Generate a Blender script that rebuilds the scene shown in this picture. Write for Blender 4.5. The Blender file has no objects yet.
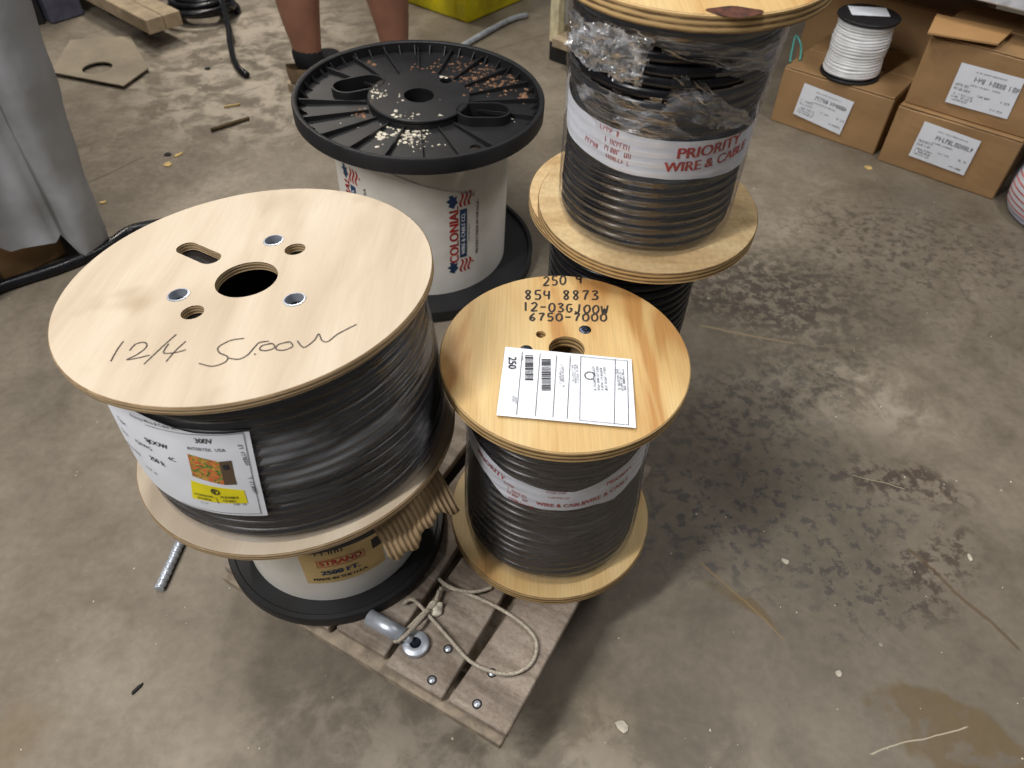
import bpy, bmesh, math, random
from mathutils import Vector, Matrix, noise as mnoise
from mathutils.geometry import tessellate_polygon
sin, cos, pi = math.sin, math.cos, math.pi
rnd = random.Random(7)
scn = bpy.context.scene
COL = scn.collection

# ------------------------------------------------------------------ camera
CAM_H, FPX, PITCH, ROLL = 1.02, 734.0, math.radians(46.51), math.radians(0.594)
_F = Vector((0, cos(PITCH), -sin(PITCH)))
_R0, _U0 = Vector((1, 0, 0)), Vector((0, sin(PITCH), cos(PITCH)))
_R = _R0 * cos(ROLL) + _U0 * sin(ROLL)
_U = _U0 * cos(ROLL) - _R0 * sin(ROLL)
CAMPOS = Vector((0, 0, CAM_H))
cd = bpy.data.cameras.new('camera')
cam = bpy.data.objects.new('camera', cd)
COL.objects.link(cam)
m = Matrix.Identity(4)
for i in range(3):
    m[i][0], m[i][1], m[i][2], m[i][3] = _R[i], _U[i], -_F[i], CAMPOS[i]
cam.matrix_world = m
cd.sensor_width = 36.0
cd.lens = 36.0 * FPX / 1024
cd.clip_start = 0.02
cd.dof.use_dof = True
cd.dof.focus_distance = 0.90
cd.dof.aperture_fstop = 8.0
scn.camera = cam

# ------------------------------------------------------------------ light
scn.view_settings.view_transform = 'Standard'
scn.view_settings.look = 'None'
scn.view_settings.gamma = 1.0
scn.view_settings.use_curve_mapping = False
scn.view_settings.exposure = 0.0
w = bpy.data.worlds.new('warehouse_air')
scn.world = w
w.use_nodes = True
w.node_tree.nodes['Background'].inputs[0].default_value = (0.95, 0.97, 1.0, 1)
w.node_tree.nodes['Background'].inputs[1].default_value = 0.10


def area(name, loc, target, sx, sy, power, col):
    l = bpy.data.lights.new(name, 'AREA')
    l.shape = 'RECTANGLE'
    l.size, l.size_y, l.energy, l.color = sx, sy, power, col
    o = bpy.data.objects.new(name, l)
    COL.objects.link(o)
    o.location = loc
    d = Vector(target) - Vector(loc)
    o.rotation_euler = d.to_track_quat('-Z', 'Y').to_euler()
    return o


area('fluorescent_lamp', (-0.6, 1.25, 3.0), (-0.6, 1.25, 0), 0.3, 1.3, 36, (1.0, 0.98, 0.95))
area('fluorescent_lamp', (-1.45, -0.45, 2.55), (-0.6, 0.3, 0), 0.14, 1.3, 64, (1.0, 0.98, 0.96))
area('fluorescent_lamp', (-1.3, 3.6, 3.0), (-1.2, 3.4, 0), 0.25, 1.3, 70, (1.0, 0.93, 0.82))
area('fluorescent_lamp', (1.4, 0.9, 3.0), (1.4, 0.9, 0), 0.25, 1.3, 26, (1.0, 0.98, 0.95))


# ------------------------------------------------------------------ pixel helpers (photo frame 1024 x 768)
def ray(u, v):
    return _F + _R * ((u - 512) / FPX) - _U * ((v - 384) / FPX)


def fl(u, v, z=0.0):
    d = ray(u, v)
    return CAMPOS + d * ((z - CAM_H) / d.z)


def at_y(u, v, y):
    d = ray(u, v)
    return CAMPOS + d * (y / d.y)


def pl(M, zl, u, v):
    """pixel -> local point on the plane z=zl of frame M"""
    I = M.inverted()
    o = I @ CAMPOS
    d = I.to_3x3() @ ray(u, v)
    return o + d * ((zl - o.z) / d.z)


def cyl(M, r, u, v, cx=0, cy=0):
    """pixel -> (theta, z) on the cylinder of radius r about local z of frame M (near side)"""
    I = M.inverted()
    o = I @ CAMPOS
    d = I.to_3x3() @ ray(u, v)
    ox, oy = o.x - cx, o.y - cy
    a = d.x * d.x + d.y * d.y
    b = 2 * (ox * d.x + oy * d.y)
    c = ox * ox + oy * oy - r * r
    q = max(b * b - 4 * a * c, 0)
    t = (-b - math.sqrt(q)) / (2 * a)
    return math.atan2(oy + t * d.y, ox + t * d.x), o.z + t * d.z


# ------------------------------------------------------------------ materials
def s2l(c):
    return tuple(((x / 255 / 12.92) if x / 255 <= 0.04045 else ((x / 255 + 0.055) / 1.055) ** 2.4) for x in c) + (1,)


class NT:
    def __init__(s, name):
        s.m = bpy.data.materials.new(name)
        s.m.use_nodes = True
        s.t = s.m.node_tree
        s.b = s.t.nodes['Principled BSDF']
        s.out = s.t.nodes['Material Output']

    def n(s, kind, ins=None, **kw):
        x = s.t.nodes.new(kind)
        for k, v in kw.items():
            setattr(x, k, v)
        for k, v in (ins or {}).items():
            s.set(x.inputs[k], v)
        return x

    def set(s, sock, v):
        if isinstance(v, bpy.types.NodeSocket):
            s.t.links.new(v, sock)
        else:
            sock.default_value = v

    def math(s, op, a, b=0.0, c=None, clamp=False):
        x = s.t.nodes.new('ShaderNodeMath')
        x.operation = op
        x.use_clamp = clamp
        s.set(x.inputs[0], a)
        s.set(x.inputs[1], b)
        if c is not None:
            s.set(x.inputs[2], c)
        return x.outputs[0]

    def mix(s, f, a, b, blend='MIX'):
        x = s.t.nodes.new('ShaderNodeMix')
        x.data_type = 'RGBA'
        x.blend_type = blend
        s.set(x.inputs['Factor'], f)
        s.set(x.inputs[6], a)
        s.set(x.inputs[7], b)
        return x.outputs[2]

    def ramp(s, f, stops, interp='LINEAR'):
        x = s.t.nodes.new('ShaderNodeValToRGB')
        x.color_ramp.interpolation = interp
        e = x.color_ramp.elements
        while len(e) < len(stops):
            e.new(0.5)
        for i, (p, c) in enumerate(stops):
            e[i].position = p
            e[i].color = c if len(c) == 4 else tuple(c) + (1,)
        s.set(x.inputs[0], f)
        return x.outputs[0]

    def step(s, f, lo, hi):
        x = s.t.nodes.new('ShaderNodeMapRange')
        x.interpolation_type = 'SMOOTHSTEP'
        s.set(x.inputs['Value'], f)
        x.inputs['From Min'].default_value = lo
        x.inputs['From Max'].default_value = hi
        return x.outputs['Result']

    def coord(s, which='Object', scale=(1, 1, 1), rot=(0, 0, 0), loc=(0, 0, 0)):
        if which == 'World':
            g = s.t.nodes.new('ShaderNodeNewGeometry').outputs['Position']
        else:
            g = s.t.nodes.new('ShaderNodeTexCoord').outputs[which]
        mp = s.t.nodes.new('ShaderNodeMapping')
        mp.inputs['Location'].default_value = loc
        mp.inputs['Rotation'].default_value = rot
        mp.inputs['Scale'].default_value = scale
        s.t.links.new(g, mp.inputs['Vector'])
        return mp.outputs[0]

    def noise(s, vec, scale, detail=4, rough=0.55, dist=0.0):
        x = s.t.nodes.new('ShaderNodeTexNoise')
        s.t.links.new(vec, x.inputs['Vector'])
        x.inputs['Scale'].default_value = scale
        x.inputs['Detail'].default_value = detail
        x.inputs['Roughness'].default_value = rough
        x.inputs['Distortion'].default_value = dist
        return x.outputs['Fac']

    def bump(s, h, strength, dist=0.002):
        x = s.t.nodes.new('ShaderNodeBump')
        x.inputs['Strength'].default_value = strength
        x.inputs['Distance'].default_value = dist
        s.set(x.inputs['Height'], h)
        s.t.links.new(x.outputs[0], s.b.inputs['Normal'])

    def base(s, c):
        s.set(s.b.inputs['Base Color'], c)

    def rough(s, r):
        s.set(s.b.inputs['Roughness'], r)


def plain(name, rgb, rough=0.5, metal=0.0, var=0.15, scale=30, bump=0.0, spec=0.5):
    k = NT(name)
    c = k.coord()
    f = k.noise(c, scale)
    a, b = s2l(tuple(x * (1 - var) for x in rgb)), s2l(tuple(min(255, x * (1 + var)) for x in rgb))
    k.base(k.ramp(f, [(0.3, a), (0.7, b)]))
    k.rough(rough)
    k.b.inputs['Metallic'].default_value = metal
    k.b.inputs['Specular IOR Level'].default_value = spec
    if bump:
        k.bump(f, bump)
    return k.m


def wood(name, stops, stretch, rot=0, scale=9, fine=0.35, rough=0.6, spots=None):
    k = NT(name)
    c = k.coord('Object', stretch, (0, 0, rot))
    f = k.noise(c, scale, 3, 0.5, 0.6)
    col = k.ramp(f, [(p, s2l(q)) for p, q in stops])
    c2 = k.coord('Object', (stretch[0] * 12, stretch[1] * 2.0, 1), (0, 0, rot))
    g = k.noise(c2, scale * 2, 4, 0.7)
    col = k.mix(fine, col, k.ramp(g, [(0.25, s2l((140, 112, 78))), (0.62, (1, 1, 1, 1))]), 'MULTIPLY')
    if spots:
        g3 = k.noise(k.coord('Object'), spots[0], 3, 0.6)
        col = k.mix(k.math('MULTIPLY', k.step(g3, 0.56, 0.72), spots[2]), col, s2l(spots[1]))
    k.base(col)
    k.rough(rough)
    k.bump(g, 0.12, 0.001)
    return k.m


def ply_edge(name, a, b, freq):
    k = NT(name)
    c = k.coord('Object', (1, 1, 1))
    z = k.n('ShaderNodeSeparateXYZ', {0: c}).outputs[2]
    wv = k.math('SINE', k.math('MULTIPLY', z, freq))
    nz = k.noise(k.coord('Object', (1, 1, 6)), 40, 4, 0.7)
    f = k.math('ADD', k.math('MULTIPLY', wv, 0.35), nz)
    k.base(k.ramp(f, [(0.1, s2l(b)), (0.75, s2l(a))]))
    k.rough(0.75)
    k.bump(f, 0.5, 0.001)
    return k.m


M = {}
M['birch'] = wood('birch_plywood', [(0.3, (180, 163, 140)), (0.5, (193, 177, 155)), (0.72, (202, 188, 167))], (3.0, 0.7, 1), 0.5, 6, 0.10,
                  spots=(7, (160, 140, 114), 0.8))
M['birch_edge'] = ply_edge('birch_plywood_edge', (190, 165, 128), (120, 96, 66), 1900)
M['pine'] = wood('pine_plywood', [(0.36, (184, 136, 78)), (0.43, (204, 168, 110)), (0.58, (213, 184, 130)), (0.8, (218, 191, 140))], (3.6, 0.6, 1), -0.12, 5.0, 0.25, 0.5)
M['pine_pale'] = wood('pale_pine_plywood', [(0.3, (184, 152, 106)), (0.5, (204, 176, 130)), (0.7, (212, 188, 144))], (0.9, 4.5, 1), 0.35, 7, 0.35, 0.55)
M['pine_edge'] = ply_edge('pine_plywood_edge', (206, 172, 118), (98, 74, 46), 1100)
M['black_cable'] = plain('black_rubber_cable', (21, 21, 25), 0.27, 0, 0.25, 60, 0.0, 0.35)
M['grey_cable'] = plain('charcoal_rubber_cable', (36, 36, 40), 0.34, 0, 0.3, 25)
M['dark_core'] = plain('black_and_painted_shade', (18, 17, 17), 0.8)  # near-black for dark parts; also paints shade into a reel drum
M['black_plastic'] = plain('black_plastic', (27, 27, 29), 0.5, 0, 0.3, 14)
M['paper'] = plain('white_paper', (232, 236, 244), 0.6, 0, 0.02, 20)
M['ink'] = plain('black_ink', (38, 38, 44), 0.6)
M['marker'] = plain('black_marker_ink', (40, 36, 34), 0.5)
M['pen'] = plain('grey_pen_ink', (72, 62, 56), 0.6)
M['red_ink'] = plain('red_ink', (176, 40, 38), 0.6)
M['blue_ink'] = plain('navy_ink', (32, 60, 98), 0.6)
M['yellow_ink'] = plain('yellow_label', (238, 224, 20), 0.5, 0, 0.04)
M['steel'] = plain('galvanised_steel', (186, 192, 202), 0.4, 0.55, 0.12, 40)
M['dark_steel'] = plain('dark_steel_bolt', (64, 70, 84), 0.35, 0.9, 0.2, 80)
M['grey_wood'] = wood('weathered_board', [(0.3, (118, 106, 95)), (0.5, (150, 137, 124)), (0.72, (170, 158, 145))], (1.0, 9.0, 1), 0, 6, 0.5, 0.8,
                      spots=(14, (92, 76, 60), 0.5))
M['grey_wood_end'] = plain('weathered_board_underside', (142, 129, 112), 0.85, 0, 0.2, 50, 0.4)
M['cardboard'] = plain('brown_cardboard', (158, 124, 84), 0.7, 0, 0.07, 9)
M['cardboard_side'] = plain('brown_cardboard_tape', (182, 142, 96), 0.45, 0, 0.05, 9)
M['corrugated'] = plain('corrugated_cardboard', (156, 132, 100), 0.8, 0, 0.12, 30)
M['rope'] = plain('braided_cord', (168, 158, 142), 0.75, 0, 0.2, 400)
M['yellow_box'] = plain('yellow_plastic', (216, 202, 24), 0.45, 0, 0.1, 12)
M['cream'] = plain('cream_painted_wood', (206, 196, 160), 0.6)
M['grey_panel'] = plain('grey_painted_panel', (128, 126, 122), 0.5)
M['sheet'] = plain('dull_tan_cardboard', (138, 127, 109), 0.8, 0, 0.1, 8)
M['plank'] = plain('pale_plank', (160, 142, 116), 0.7, 0, 0.12, 20)
M['purple_bin'] = plain('slate_plastic_bin', (70, 70, 84), 0.5)
M['skin'] = plain('skin', (146, 102, 82), 0.5, 0, 0.08, 12)
M['sock'] = plain('black_sock', (20, 20, 24), 0.9)
M['shoe'] = plain('tan_shoe', (120, 98, 74), 0.7)
M['denim'] = plain('dark_shorts_cloth', (60, 62, 70), 0.9)
M['shirt'] = plain('grey_shirt_cloth', (110, 112, 116), 0.9)
M['hair'] = plain('brown_hair', (50, 38, 28), 0.7)
M['white_wire'] = plain('white_wire', (228, 230, 232), 0.4, 0, 0.05)
M['lilac_wire'] = plain('lilac_white_cable', (196, 198, 220), 0.4, 0, 0.1)
M['teal'] = plain('teal_wire', (80, 150, 140), 0.5)
M['shelf'] = plain('white_shelf_steel', (196, 200, 206), 0.4)
M['gold_print'] = plain('tan_print', (214, 186, 128), 0.6, 0, 0.06)
M['crumb_white'] = plain('white_crumb', (200, 192, 174), 0.8, 0, 0.15, 60)
M['crumb_brown'] = plain('brown_flake', (104, 76, 56), 0.8, 0, 0.5, 90)
M['chip'] = plain('pale_wood_chip', (196, 168, 110), 0.8)
M['stick'] = plain('dark_twig', (86, 72, 46), 0.8)

k = NT('white_cardboard_barrel')
f1 = k.noise(k.coord(), 6, 4, 0.6)
k.base(k.ramp(f1, [(0.35, s2l((214, 208, 196))), (0.6, s2l((238, 235, 228)))]))
k.rough(0.5)
M['white_barrel'] = k.m

k = NT('hologram_foil')
vv = k.n('ShaderNodeTexVoronoi', {'Vector': k.coord(), 'Scale': 420.0})
k.base(k.ramp(k.n('ShaderNodeSeparateColor', {0: vv.outputs['Color']}).outputs[0],
              [(0.0, s2l((58, 92, 46))), (0.3, s2l((120, 150, 60))), (0.5, s2l((214, 130, 60))), (0.75, s2l((214, 92, 60))), (1, s2l((196, 184, 70)))]))
k.rough(0.4)
M['hologram'] = k.m

k = NT('brown_foil')
k.base(s2l((92, 76, 58)))
k.rough(0.35)
M['brown_foil'] = k.m


def film(name, haze, gloss, sc, stretch, milky=(0.75, 0.77, 0.82, 1), rough=0.16, bumpd=0.004, lo=0.5, hi=0.8, base_gloss=0.05, base_haze=0.0):
    k = NT(name)
    k.t.nodes.remove(k.b)
    c = k.coord('Object', stretch)
    nz = k.noise(c, sc, 5, 0.6, 0.8)
    bp = k.n('ShaderNodeBump', {'Strength': 0.9, 'Distance': bumpd, 'Height': nz})
    tr = k.n('ShaderNodeBsdfTransparent', {'Color': (0.97, 0.97, 0.98, 1)})
    gl = k.n('ShaderNodeBsdfGlossy', {'Color': (1, 1, 1, 1), 'Roughness': rough, 'Normal': bp.outputs[0]})
    df = k.n('ShaderNodeBsdfDiffuse', {'Color': milky, 'Normal': bp.outputs[0]})
    lw = k.n('ShaderNodeLayerWeight', {'Blend': 0.25, 'Normal': bp.outputs[0]})
    gf = k.math('ADD', k.math('MULTIPLY', lw.outputs['Fresnel'], gloss), base_gloss, clamp=True)
    m1 = k.n('ShaderNodeMixShader', {0: gf, 1: tr.outputs[0], 2: gl.outputs[0]})
    n2 = k.noise(k.coord('Object', stretch, loc=(3.1, 1.7, 0.4)), sc * 0.45, 4, 0.65, 1.0)
    hz = k.math('ADD', k.math('MULTIPLY', k.step(n2, lo, hi), haze), base_haze)
    m2 = k.n('ShaderNodeMixShader', {0: hz, 1: m1.outputs[0], 2: df.outputs[0]})
    k.t.links.new(m2.outputs[0], k.out.inputs['Surface'])
    return k.m


M['film'] = film('clear_stretch_film', 0.07, 0.22, 26, (1, 1, 2), base_gloss=0.12, bumpd=0.0013, rough=0.15, base_haze=0.008, milky=(0.7, 0.74, 0.85, 1))
M['film_hazy'] = film('hazy_stretch_film', 0.22, 0.4, 9, (1, 1, 2.5), base_gloss=0.05, lo=0.5, hi=0.75, bumpd=0.0016, rough=0.15, base_haze=0.012)
M['film_mid'] = film('rumpled_stretch_film', 0.38, 0.3, 34, (1, 1, 2), base_gloss=0.03, lo=0.48, hi=0.72, bumpd=0.003, rough=0.16)
M['film_torn'] = film('crumpled_stretch_film', 0.55, 0.7, 46, (1, 1, 1), rough=0.14, bumpd=0.008, lo=0.42, hi=0.68, base_gloss=0.14, milky=(0.85, 0.87, 0.92, 1))

k = NT('grey_tarpaulin')
f1 = k.noise(k.coord('World'), 5, 4, 0.6)
k.base(k.ramp(f1, [(0.3, s2l((140, 142, 146))), (0.7, s2l((170, 172, 177)))]))
k.rough(0.5)
k.bump(f1, 0.25, 0.02)
M['tarp'] = k.m


# ------------------------------------------------------------------ mesh helpers
def tag(o, label=None, cat=None, group=None, kind=None):
    if label:
        o['label'] = label
    if cat:
        o['category'] = cat
    if group:
        o['group'] = group
    if kind:
        o['kind'] = kind
    return o


def mob(name, verts, faces, mat, parent=None, smooth=False, mats=None, idx=None):
    me = bpy.data.meshes.new(name)
    me.from_pydata([tuple(v) for v in verts], [], faces)
    for x in (mats or [mat]):
        me.materials.append(M[x] if isinstance(x, str) else x)
    if idx:
        for p_, i_ in zip(me.polygons, idx):
            p_.material_index = i_
    if smooth:
        for p_ in me.polygons:
            p_.use_smooth = True
    me.update()
    o = bpy.data.objects.new(name, me)
    COL.objects.link(o)
    if parent:
        o.parent = parent
    return o


def empty(name, M4):
    o = bpy.data.objects.new(name, None)
    COL.objects.link(o)
    o.empty_display_size = 0.05
    o.matrix_world = M4
    return o


def frame(loc, n=(0, 0, 1), xdir=(1, 0, 0)):
    n = Vector(n).normalized()
    x = Vector(xdir)
    x = (x - n * x.dot(n)).normalized()
    y = n.cross(x)
    m4 = Matrix.Identity(4)
    for i in range(3):
        m4[i][0], m4[i][1], m4[i][2], m4[i][3] = x[i], y[i], n[i], loc[i]
    return m4


def circ(r, n=64, cx=0, cy=0, ph=0):
    return [(cx + r * cos(2 * pi * i / n + ph), cy + r * sin(2 * pi * i / n + ph)) for i in range(n)]


def obround(cx, cy, ang, half, r, n=10):
    pts = []
    for s in (1, -1):
        for i in range(n + 1):
            a = -pi / 2 + pi * i / n + (0 if s == 1 else pi)
            pts.append((s * half + r * cos(a), r * sin(a)))
    return [(cx + x * cos(ang) - y * sin(ang), cy + x * sin(ang) + y * cos(ang)) for x, y in pts]


def plate(name, outer, holes, z0, z1, mats, parent, ch=0.0012):
    """flat plate with real holes, chamfered outer rim; mats = (face, edge)"""
    V, F_, I_ = [], [], []
    loops = [outer] + holes
    cx = sum(p[0] for p in outer) / len(outer)
    cy = sum(p[1] for p in outer) / len(outer)
    inn = []
    for x, y in outer:
        d = math.hypot(x - cx, y - cy)
        q = (d - ch) / d
        inn.append((cx + (x - cx) * q, cy + (y - cy) * q))
    flat = [inn] + holes
    tess = tessellate_polygon([[Vector((x, y, 0)) for x, y in l] for l in flat])
    allp = [p for l in flat for p in l]
    n = len(allp)
    V += [(x, y, z1) for x, y in allp] + [(x, y, z0) for x, y in allp]
    for t in tess:
        a, b, c = (Vector(allp[i]) for i in t)
        t = tuple(t)
        if (b - a).cross(c - a) < 0:
            t = (t[0], t[2], t[1])
        F_.append(t)
        I_.append(0)
        F_.append(tuple(n + i for i in reversed(t)))
        I_.append(0)
    b0 = len(V)
    no = len(outer)
    V += [(x, y, z1 - ch) for x, y in outer] + [(x, y, z0 + ch) for x, y in outer]
    for i in range(no):
        j = (i + 1) % no
        F_ += [(i, b0 + i, b0 + j, j), (b0 + i, b0 + no + i, b0 + no + j, b0 + j), (b0 + no + i, n + i, n + j, b0 + no + j)]
        I_ += [1, 1, 1]
    st = no
    for h in holes:
        for i in range(len(h)):
            j = (i + 1) % len(h)
            F_.append((st + j, st + i, n + st + i, n + st + j))
            I_.append(1)
        st += len(h)
    return mob(name, V, F_, None, parent, False, mats, I_)


def lathe(name, prof, mat, parent=None, seg=96, cap=False, closed=False, smooth=True, cx=0, cy=0):
    V, F_ = [], []
    n = len(prof)
    for i in range(seg):
        a = 2 * pi * i / seg
        V += [(cx + r * cos(a), cy + r * sin(a), z) for r, z in prof]
    for i in range(seg):
        j = (i + 1) % seg
        for q in range(n if closed else n - 1):
            q2 = (q + 1) % n
            F_.append((i * n + q, j * n + q, j * n + q2, i * n + q2))
    if cap:
        F_.append(tuple(i * n for i in reversed(range(seg))))
        F_.append(tuple(i * n + n - 1 for i in range(seg)))
    o = mob(name, V, F_, mat, parent, smooth)
    if smooth:
        sharpen(o)
    return o


def sharpen(o, ang=0.7):
    me = o.data
    bm = bmesh.new()
    bm.from_mesh(me)
    for e in bm.edges:
        if len(e.link_faces) == 2 and e.calc_face_angle(0) > ang:
            e.smooth = False
    bmesh.ops.recalc_face_normals(bm, faces=bm.faces)
    bm.to_mesh(me)
    bm.free()


def tube_geo(pts, r, sides=8, closed=False, caps=True):
    pts = [Vector(p) for p in pts]
    n = len(pts)
    V, F_ = [], []
    up = None
    for i, p_ in enumerate(pts):
        if closed:
            t = pts[(i + 1) % n] - pts[i - 1]
        else:
            t = pts[min(i + 1, n - 1)] - pts[max(i - 1, 0)]
        t.normalize()
        if up is None:
            up = Vector((0, 0, 1)) if abs(t.z) < 0.9 else Vector((1, 0, 0))
        x = up - t * up.dot(t)
        x.normalize()
        up = x
        y = t.cross(x)
        rr = r(i / max(n - 1, 1)) if callable(r) else r
        for q in range(sides):
            a = 2 * pi * q / sides
            V.append(p_ + x * (rr * cos(a)) + y * (rr * sin(a)))
    for i in range(n if closed else n - 1):
        j = (i + 1) % n
        for q in range(sides):
            q2 = (q + 1) % sides
            F_.append((i * sides + q, i * sides + q2, j * sides + q2, j * sides + q))
    if caps and not closed:
        F_.append(tuple(reversed(range(sides))))
        F_.append(tuple((n - 1) * sides + q for q in range(sides)))
    return V, F_


def tube(name, pts, r, mat, parent=None, sides=8, closed=False):
    V, F_ = tube_geo(pts, r, sides, closed)
    return mob(name, V, F_, mat, parent, True)


def smooth_path(pts, per=8, closed=False):
    P = [Vector(p) for p in pts]
    n = len(P)
    out = []
    for i in range(n if closed else n - 1):
        if closed:
            a, b, c, d = P[i - 1], P[i], P[(i + 1) % n], P[(i + 2) % n]
        else:
            a, b, c, d = P[max(i - 1, 0)], P[i], P[i + 1], P[min(i + 2, n - 1)]
        for q in range(per):
            t = q / per
            out.append(0.5 * ((2 * b) + (c - a) * t + (2 * a - 5 * b + 4 * c - d) * t * t + (3 * b - a - 3 * c + d) * t ** 3))
    if not closed:
        out.append(P[-1])
    return out


def box_geo(x0, x1, y0, y1, z0, z1, bev=0.0, seg=1):
    bm = bmesh.new()
    bmesh.ops.create_cube(bm, size=1)
    for v in bm.verts:
        v.co = Vector(((x0 + x1) / 2 + v.co.x * (x1 - x0), (y0 + y1) / 2 + v.co.y * (y1 - y0), (z0 + z1) / 2 + v.co.z * (z1 - z0)))
    if bev:
        bmesh.ops.bevel(bm, geom=bm.edges[:], offset=bev, segments=seg, affect='EDGES')
    bm.verts.index_update()
    V = [v.co.copy() for v in bm.verts]
    F_ = [tuple(v.index for v in f.verts) for f in bm.faces]
    bm.free()
    return V, F_


def box(name, x0, x1, y0, y1, z0, z1, mat, parent=None, bev=0.002, seg=1):
    V, F_ = box_geo(x0, x1, y0, y1, z0, z1, bev, seg)
    return mob(name, V, F_, mat, parent)


_tc = {}


def text_geo(body, size):
    key = body
    if key not in _tc:
        c = bpy.data.curves.new('t', 'FONT')
        c.body = body
        c.size = 1.0
        c.align_x = 'CENTER'
        c.align_y = 'CENTER'
        c.resolution_u = 3
        o = bpy.data.objects.new('t', c)
        COL.objects.link(o)
        dg = bpy.context.evaluated_depsgraph_get()
        me = bpy.data.meshes.new_from_object(o.evaluated_get(dg))
        _tc[key] = ([v.co.copy() for v in me.vertices], [tuple(p_.vertices) for p_ in me.polygons])
        bpy.data.objects.remove(o)
        bpy.data.curves.remove(c)
        bpy.data.meshes.remove(me)
    V, F_ = _tc[key]
    return [Vector((v.x * size, v.y * size, 0)) for v in V], F_


class Print:
    """collects flat print (letters, bars) in 2D and maps it to a surface"""

    def __init__(s):
        s.V, s.F = [], []

    def add(s, V, F_):
        b = len(s.V)
        s.V += V
        s.F += [tuple(b + i for i in f) for f in F_]

    def text(s, body, size, x, y, rot=0.0, sx=1.0, bold=0.0):
        V, F_ = text_geo(body, size)
        for dx in ((0,) if not bold else (-bold, 0, bold)):
            s.add([Vector((x + (v.x * sx + dx) * cos(rot) - v.y * sin(rot), y + (v.x * sx + dx) * sin(rot) + v.y * cos(rot), 0)) for v in V], F_)

    def quad(s, pts):
        s.add([Vector((q[0], q[1], 0)) for q in pts], [tuple(range(len(pts)))])

    def bar(s, x0, x1, y0, y1, rot=0, ox=0, oy=0):
        s.quad([(ox + x * cos(rot) - y * sin(rot), oy + x * sin(rot) + y * cos(rot)) for x, y in ((x0, y0), (x1, y0), (x1, y1), (x0, y1))])

    def stroke(s, pts, w):
        pts = [Vector((p_[0], p_[1])) for p_ in pts]
        n = len(pts)
        L, Rr = [], []
        for i in range(n):
            t = pts[min(i + 1, n - 1)] - pts[max(i - 1, 0)]
            if t.length < 1e-9:
                t = Vector((1, 0))
            t.normalize()
            nn = Vector((-t.y, t.x)) * (w / 2)
            L.append(pts[i] + nn)
            Rr.append(pts[i] - nn)
        b = [Vector((q.x, q.y, 0)) for q in L + Rr]
        s.add(b, [(i, n + i, n + i + 1, i + 1) for i in range(n - 1)])

    def rows(s, x0, x1, y0, y1, nrow, h, seed, rot=0, ox=0, oy=0, fill=0.8):
        """tiny illegible lettering"""
        rr = random.Random(seed)
        for i in range(nrow):
            y = y1 - (y1 - y0) * (i + 0.5) / nrow
            x = x0
            end = x0 + (x1 - x0) * rr.uniform(fill, 1)
            while x < end:
                ww = h * rr.uniform(0.35, 0.6)
                if rr.random() > 0.14:
                    st_ = h * .14
                    s.bar(x, x + st_, y - h / 2, y + h / 2, rot, ox, oy)
                    kk = rr.randrange(4)
                    if kk != 3:
                        yy = y + (h / 2 - st_ / 2) * (1, 0, -1)[kk]
                        s.bar(x, x + ww, yy - st_ / 2, yy + st_ / 2, rot, ox, oy)
                    if rr.random() > .4:
                        s.bar(x + ww - st_, x + ww, y - h / 2 * rr.choice((0, 1)), y + h / 2, rot, ox, oy)
                x += ww + h * 0.2

    def build(s, name, mat, parent, fmap):
        if not s.V:
            return None
        return mob(name, [fmap(v.x, v.y) for v in s.V], s.F, mat, parent)


def on_cyl(r, th, z, cx=0, cy=0):
    return lambda x, y: (cx + r * cos(th + x / r), cy + r * sin(th + x / r), z + y)


def cyl_patch(name, r, th0, th1, z0f, z1f, mat, parent, nu=40, nv=4, cx=0, cy=0, wob=0.0, seed=0):
    V, F_ = [], []
    for i in range(nu + 1):
        a = i / nu
        th = th0 + (th1 - th0) * a
        z0 = z0f(a) if callable(z0f) else z0f
        z1 = z1f(a) if callable(z1f) else z1f
        for j in range(nv + 1):
            b = j / nv
            z = z0 + (z1 - z0) * b
            rr = (r(z) if callable(r) else r) + wob * mnoise.noise(Vector((th * 5 + seed, z * 60, seed)))  # noqa
            V.append((cx + rr * cos(th), cy + rr * sin(th), z))
    for i in range(nu):
        for j in range(nv):
            q = i * (nv + 1) + j
            F_.append((q, q + nv + 1, q + nv + 2, q + 1))
    return mob(name, V, F_, mat, parent, True)


def winding(name, z0, z1, rf, turns, tr, mat, parent, jz=0.0, jr=0.0, seed=0, per=84, sides=8, cx=0, cy=0, thin=1.0):
    """one long cable wound in a helix; rf(z) is the outer radius"""
    V, F_ = [], []
    N = int(turns * per)
    rr = random.Random(seed)
    jit = [(rr.uniform(-1, 1), rr.uniform(-1, 1)) for _ in range(int(turns) + 3)]
    for i in range(N + 1):
        t = i / per
        th = 2 * pi * t + pi * 0.5
        q = min(int(t), len(jit) - 2)
        fz = t - q
        fz = fz * fz * (3 - 2 * fz)
        oz = (jit[q][0] * (1 - fz) + jit[q + 1][0] * fz) * jz + mnoise.noise(Vector((cos(th) * 1.3 + seed, sin(th) * 1.3, t * 0.55))) * jz * 1.6
        orr = (jit[q][1] * (1 - fz) + jit[q + 1][1] * fz) * jr
        z = z0 + tr + (z1 - z0 - 2 * tr) * (t / turns) + oz
        z = min(max(z, z0 + tr * 0.8), z1 - tr * 0.8)
        R_ = rf(z) - tr + orr
        for s in range(sides):
            a = 2 * pi * s / sides
            V.append((cx + (R_ + tr * cos(a)) * cos(th), cy + (R_ + tr * cos(a)) * sin(th), z + tr * sin(a) * thin))
    for i in range(N):
        for s in range(sides):
            s2 = (s + 1) % sides
            F_.append((i * sides + s, (i + 1) * sides + s, (i + 1) * sides + s2, i * sides + s2))
    return mob(name, V, F_, mat, parent, True)


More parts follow.
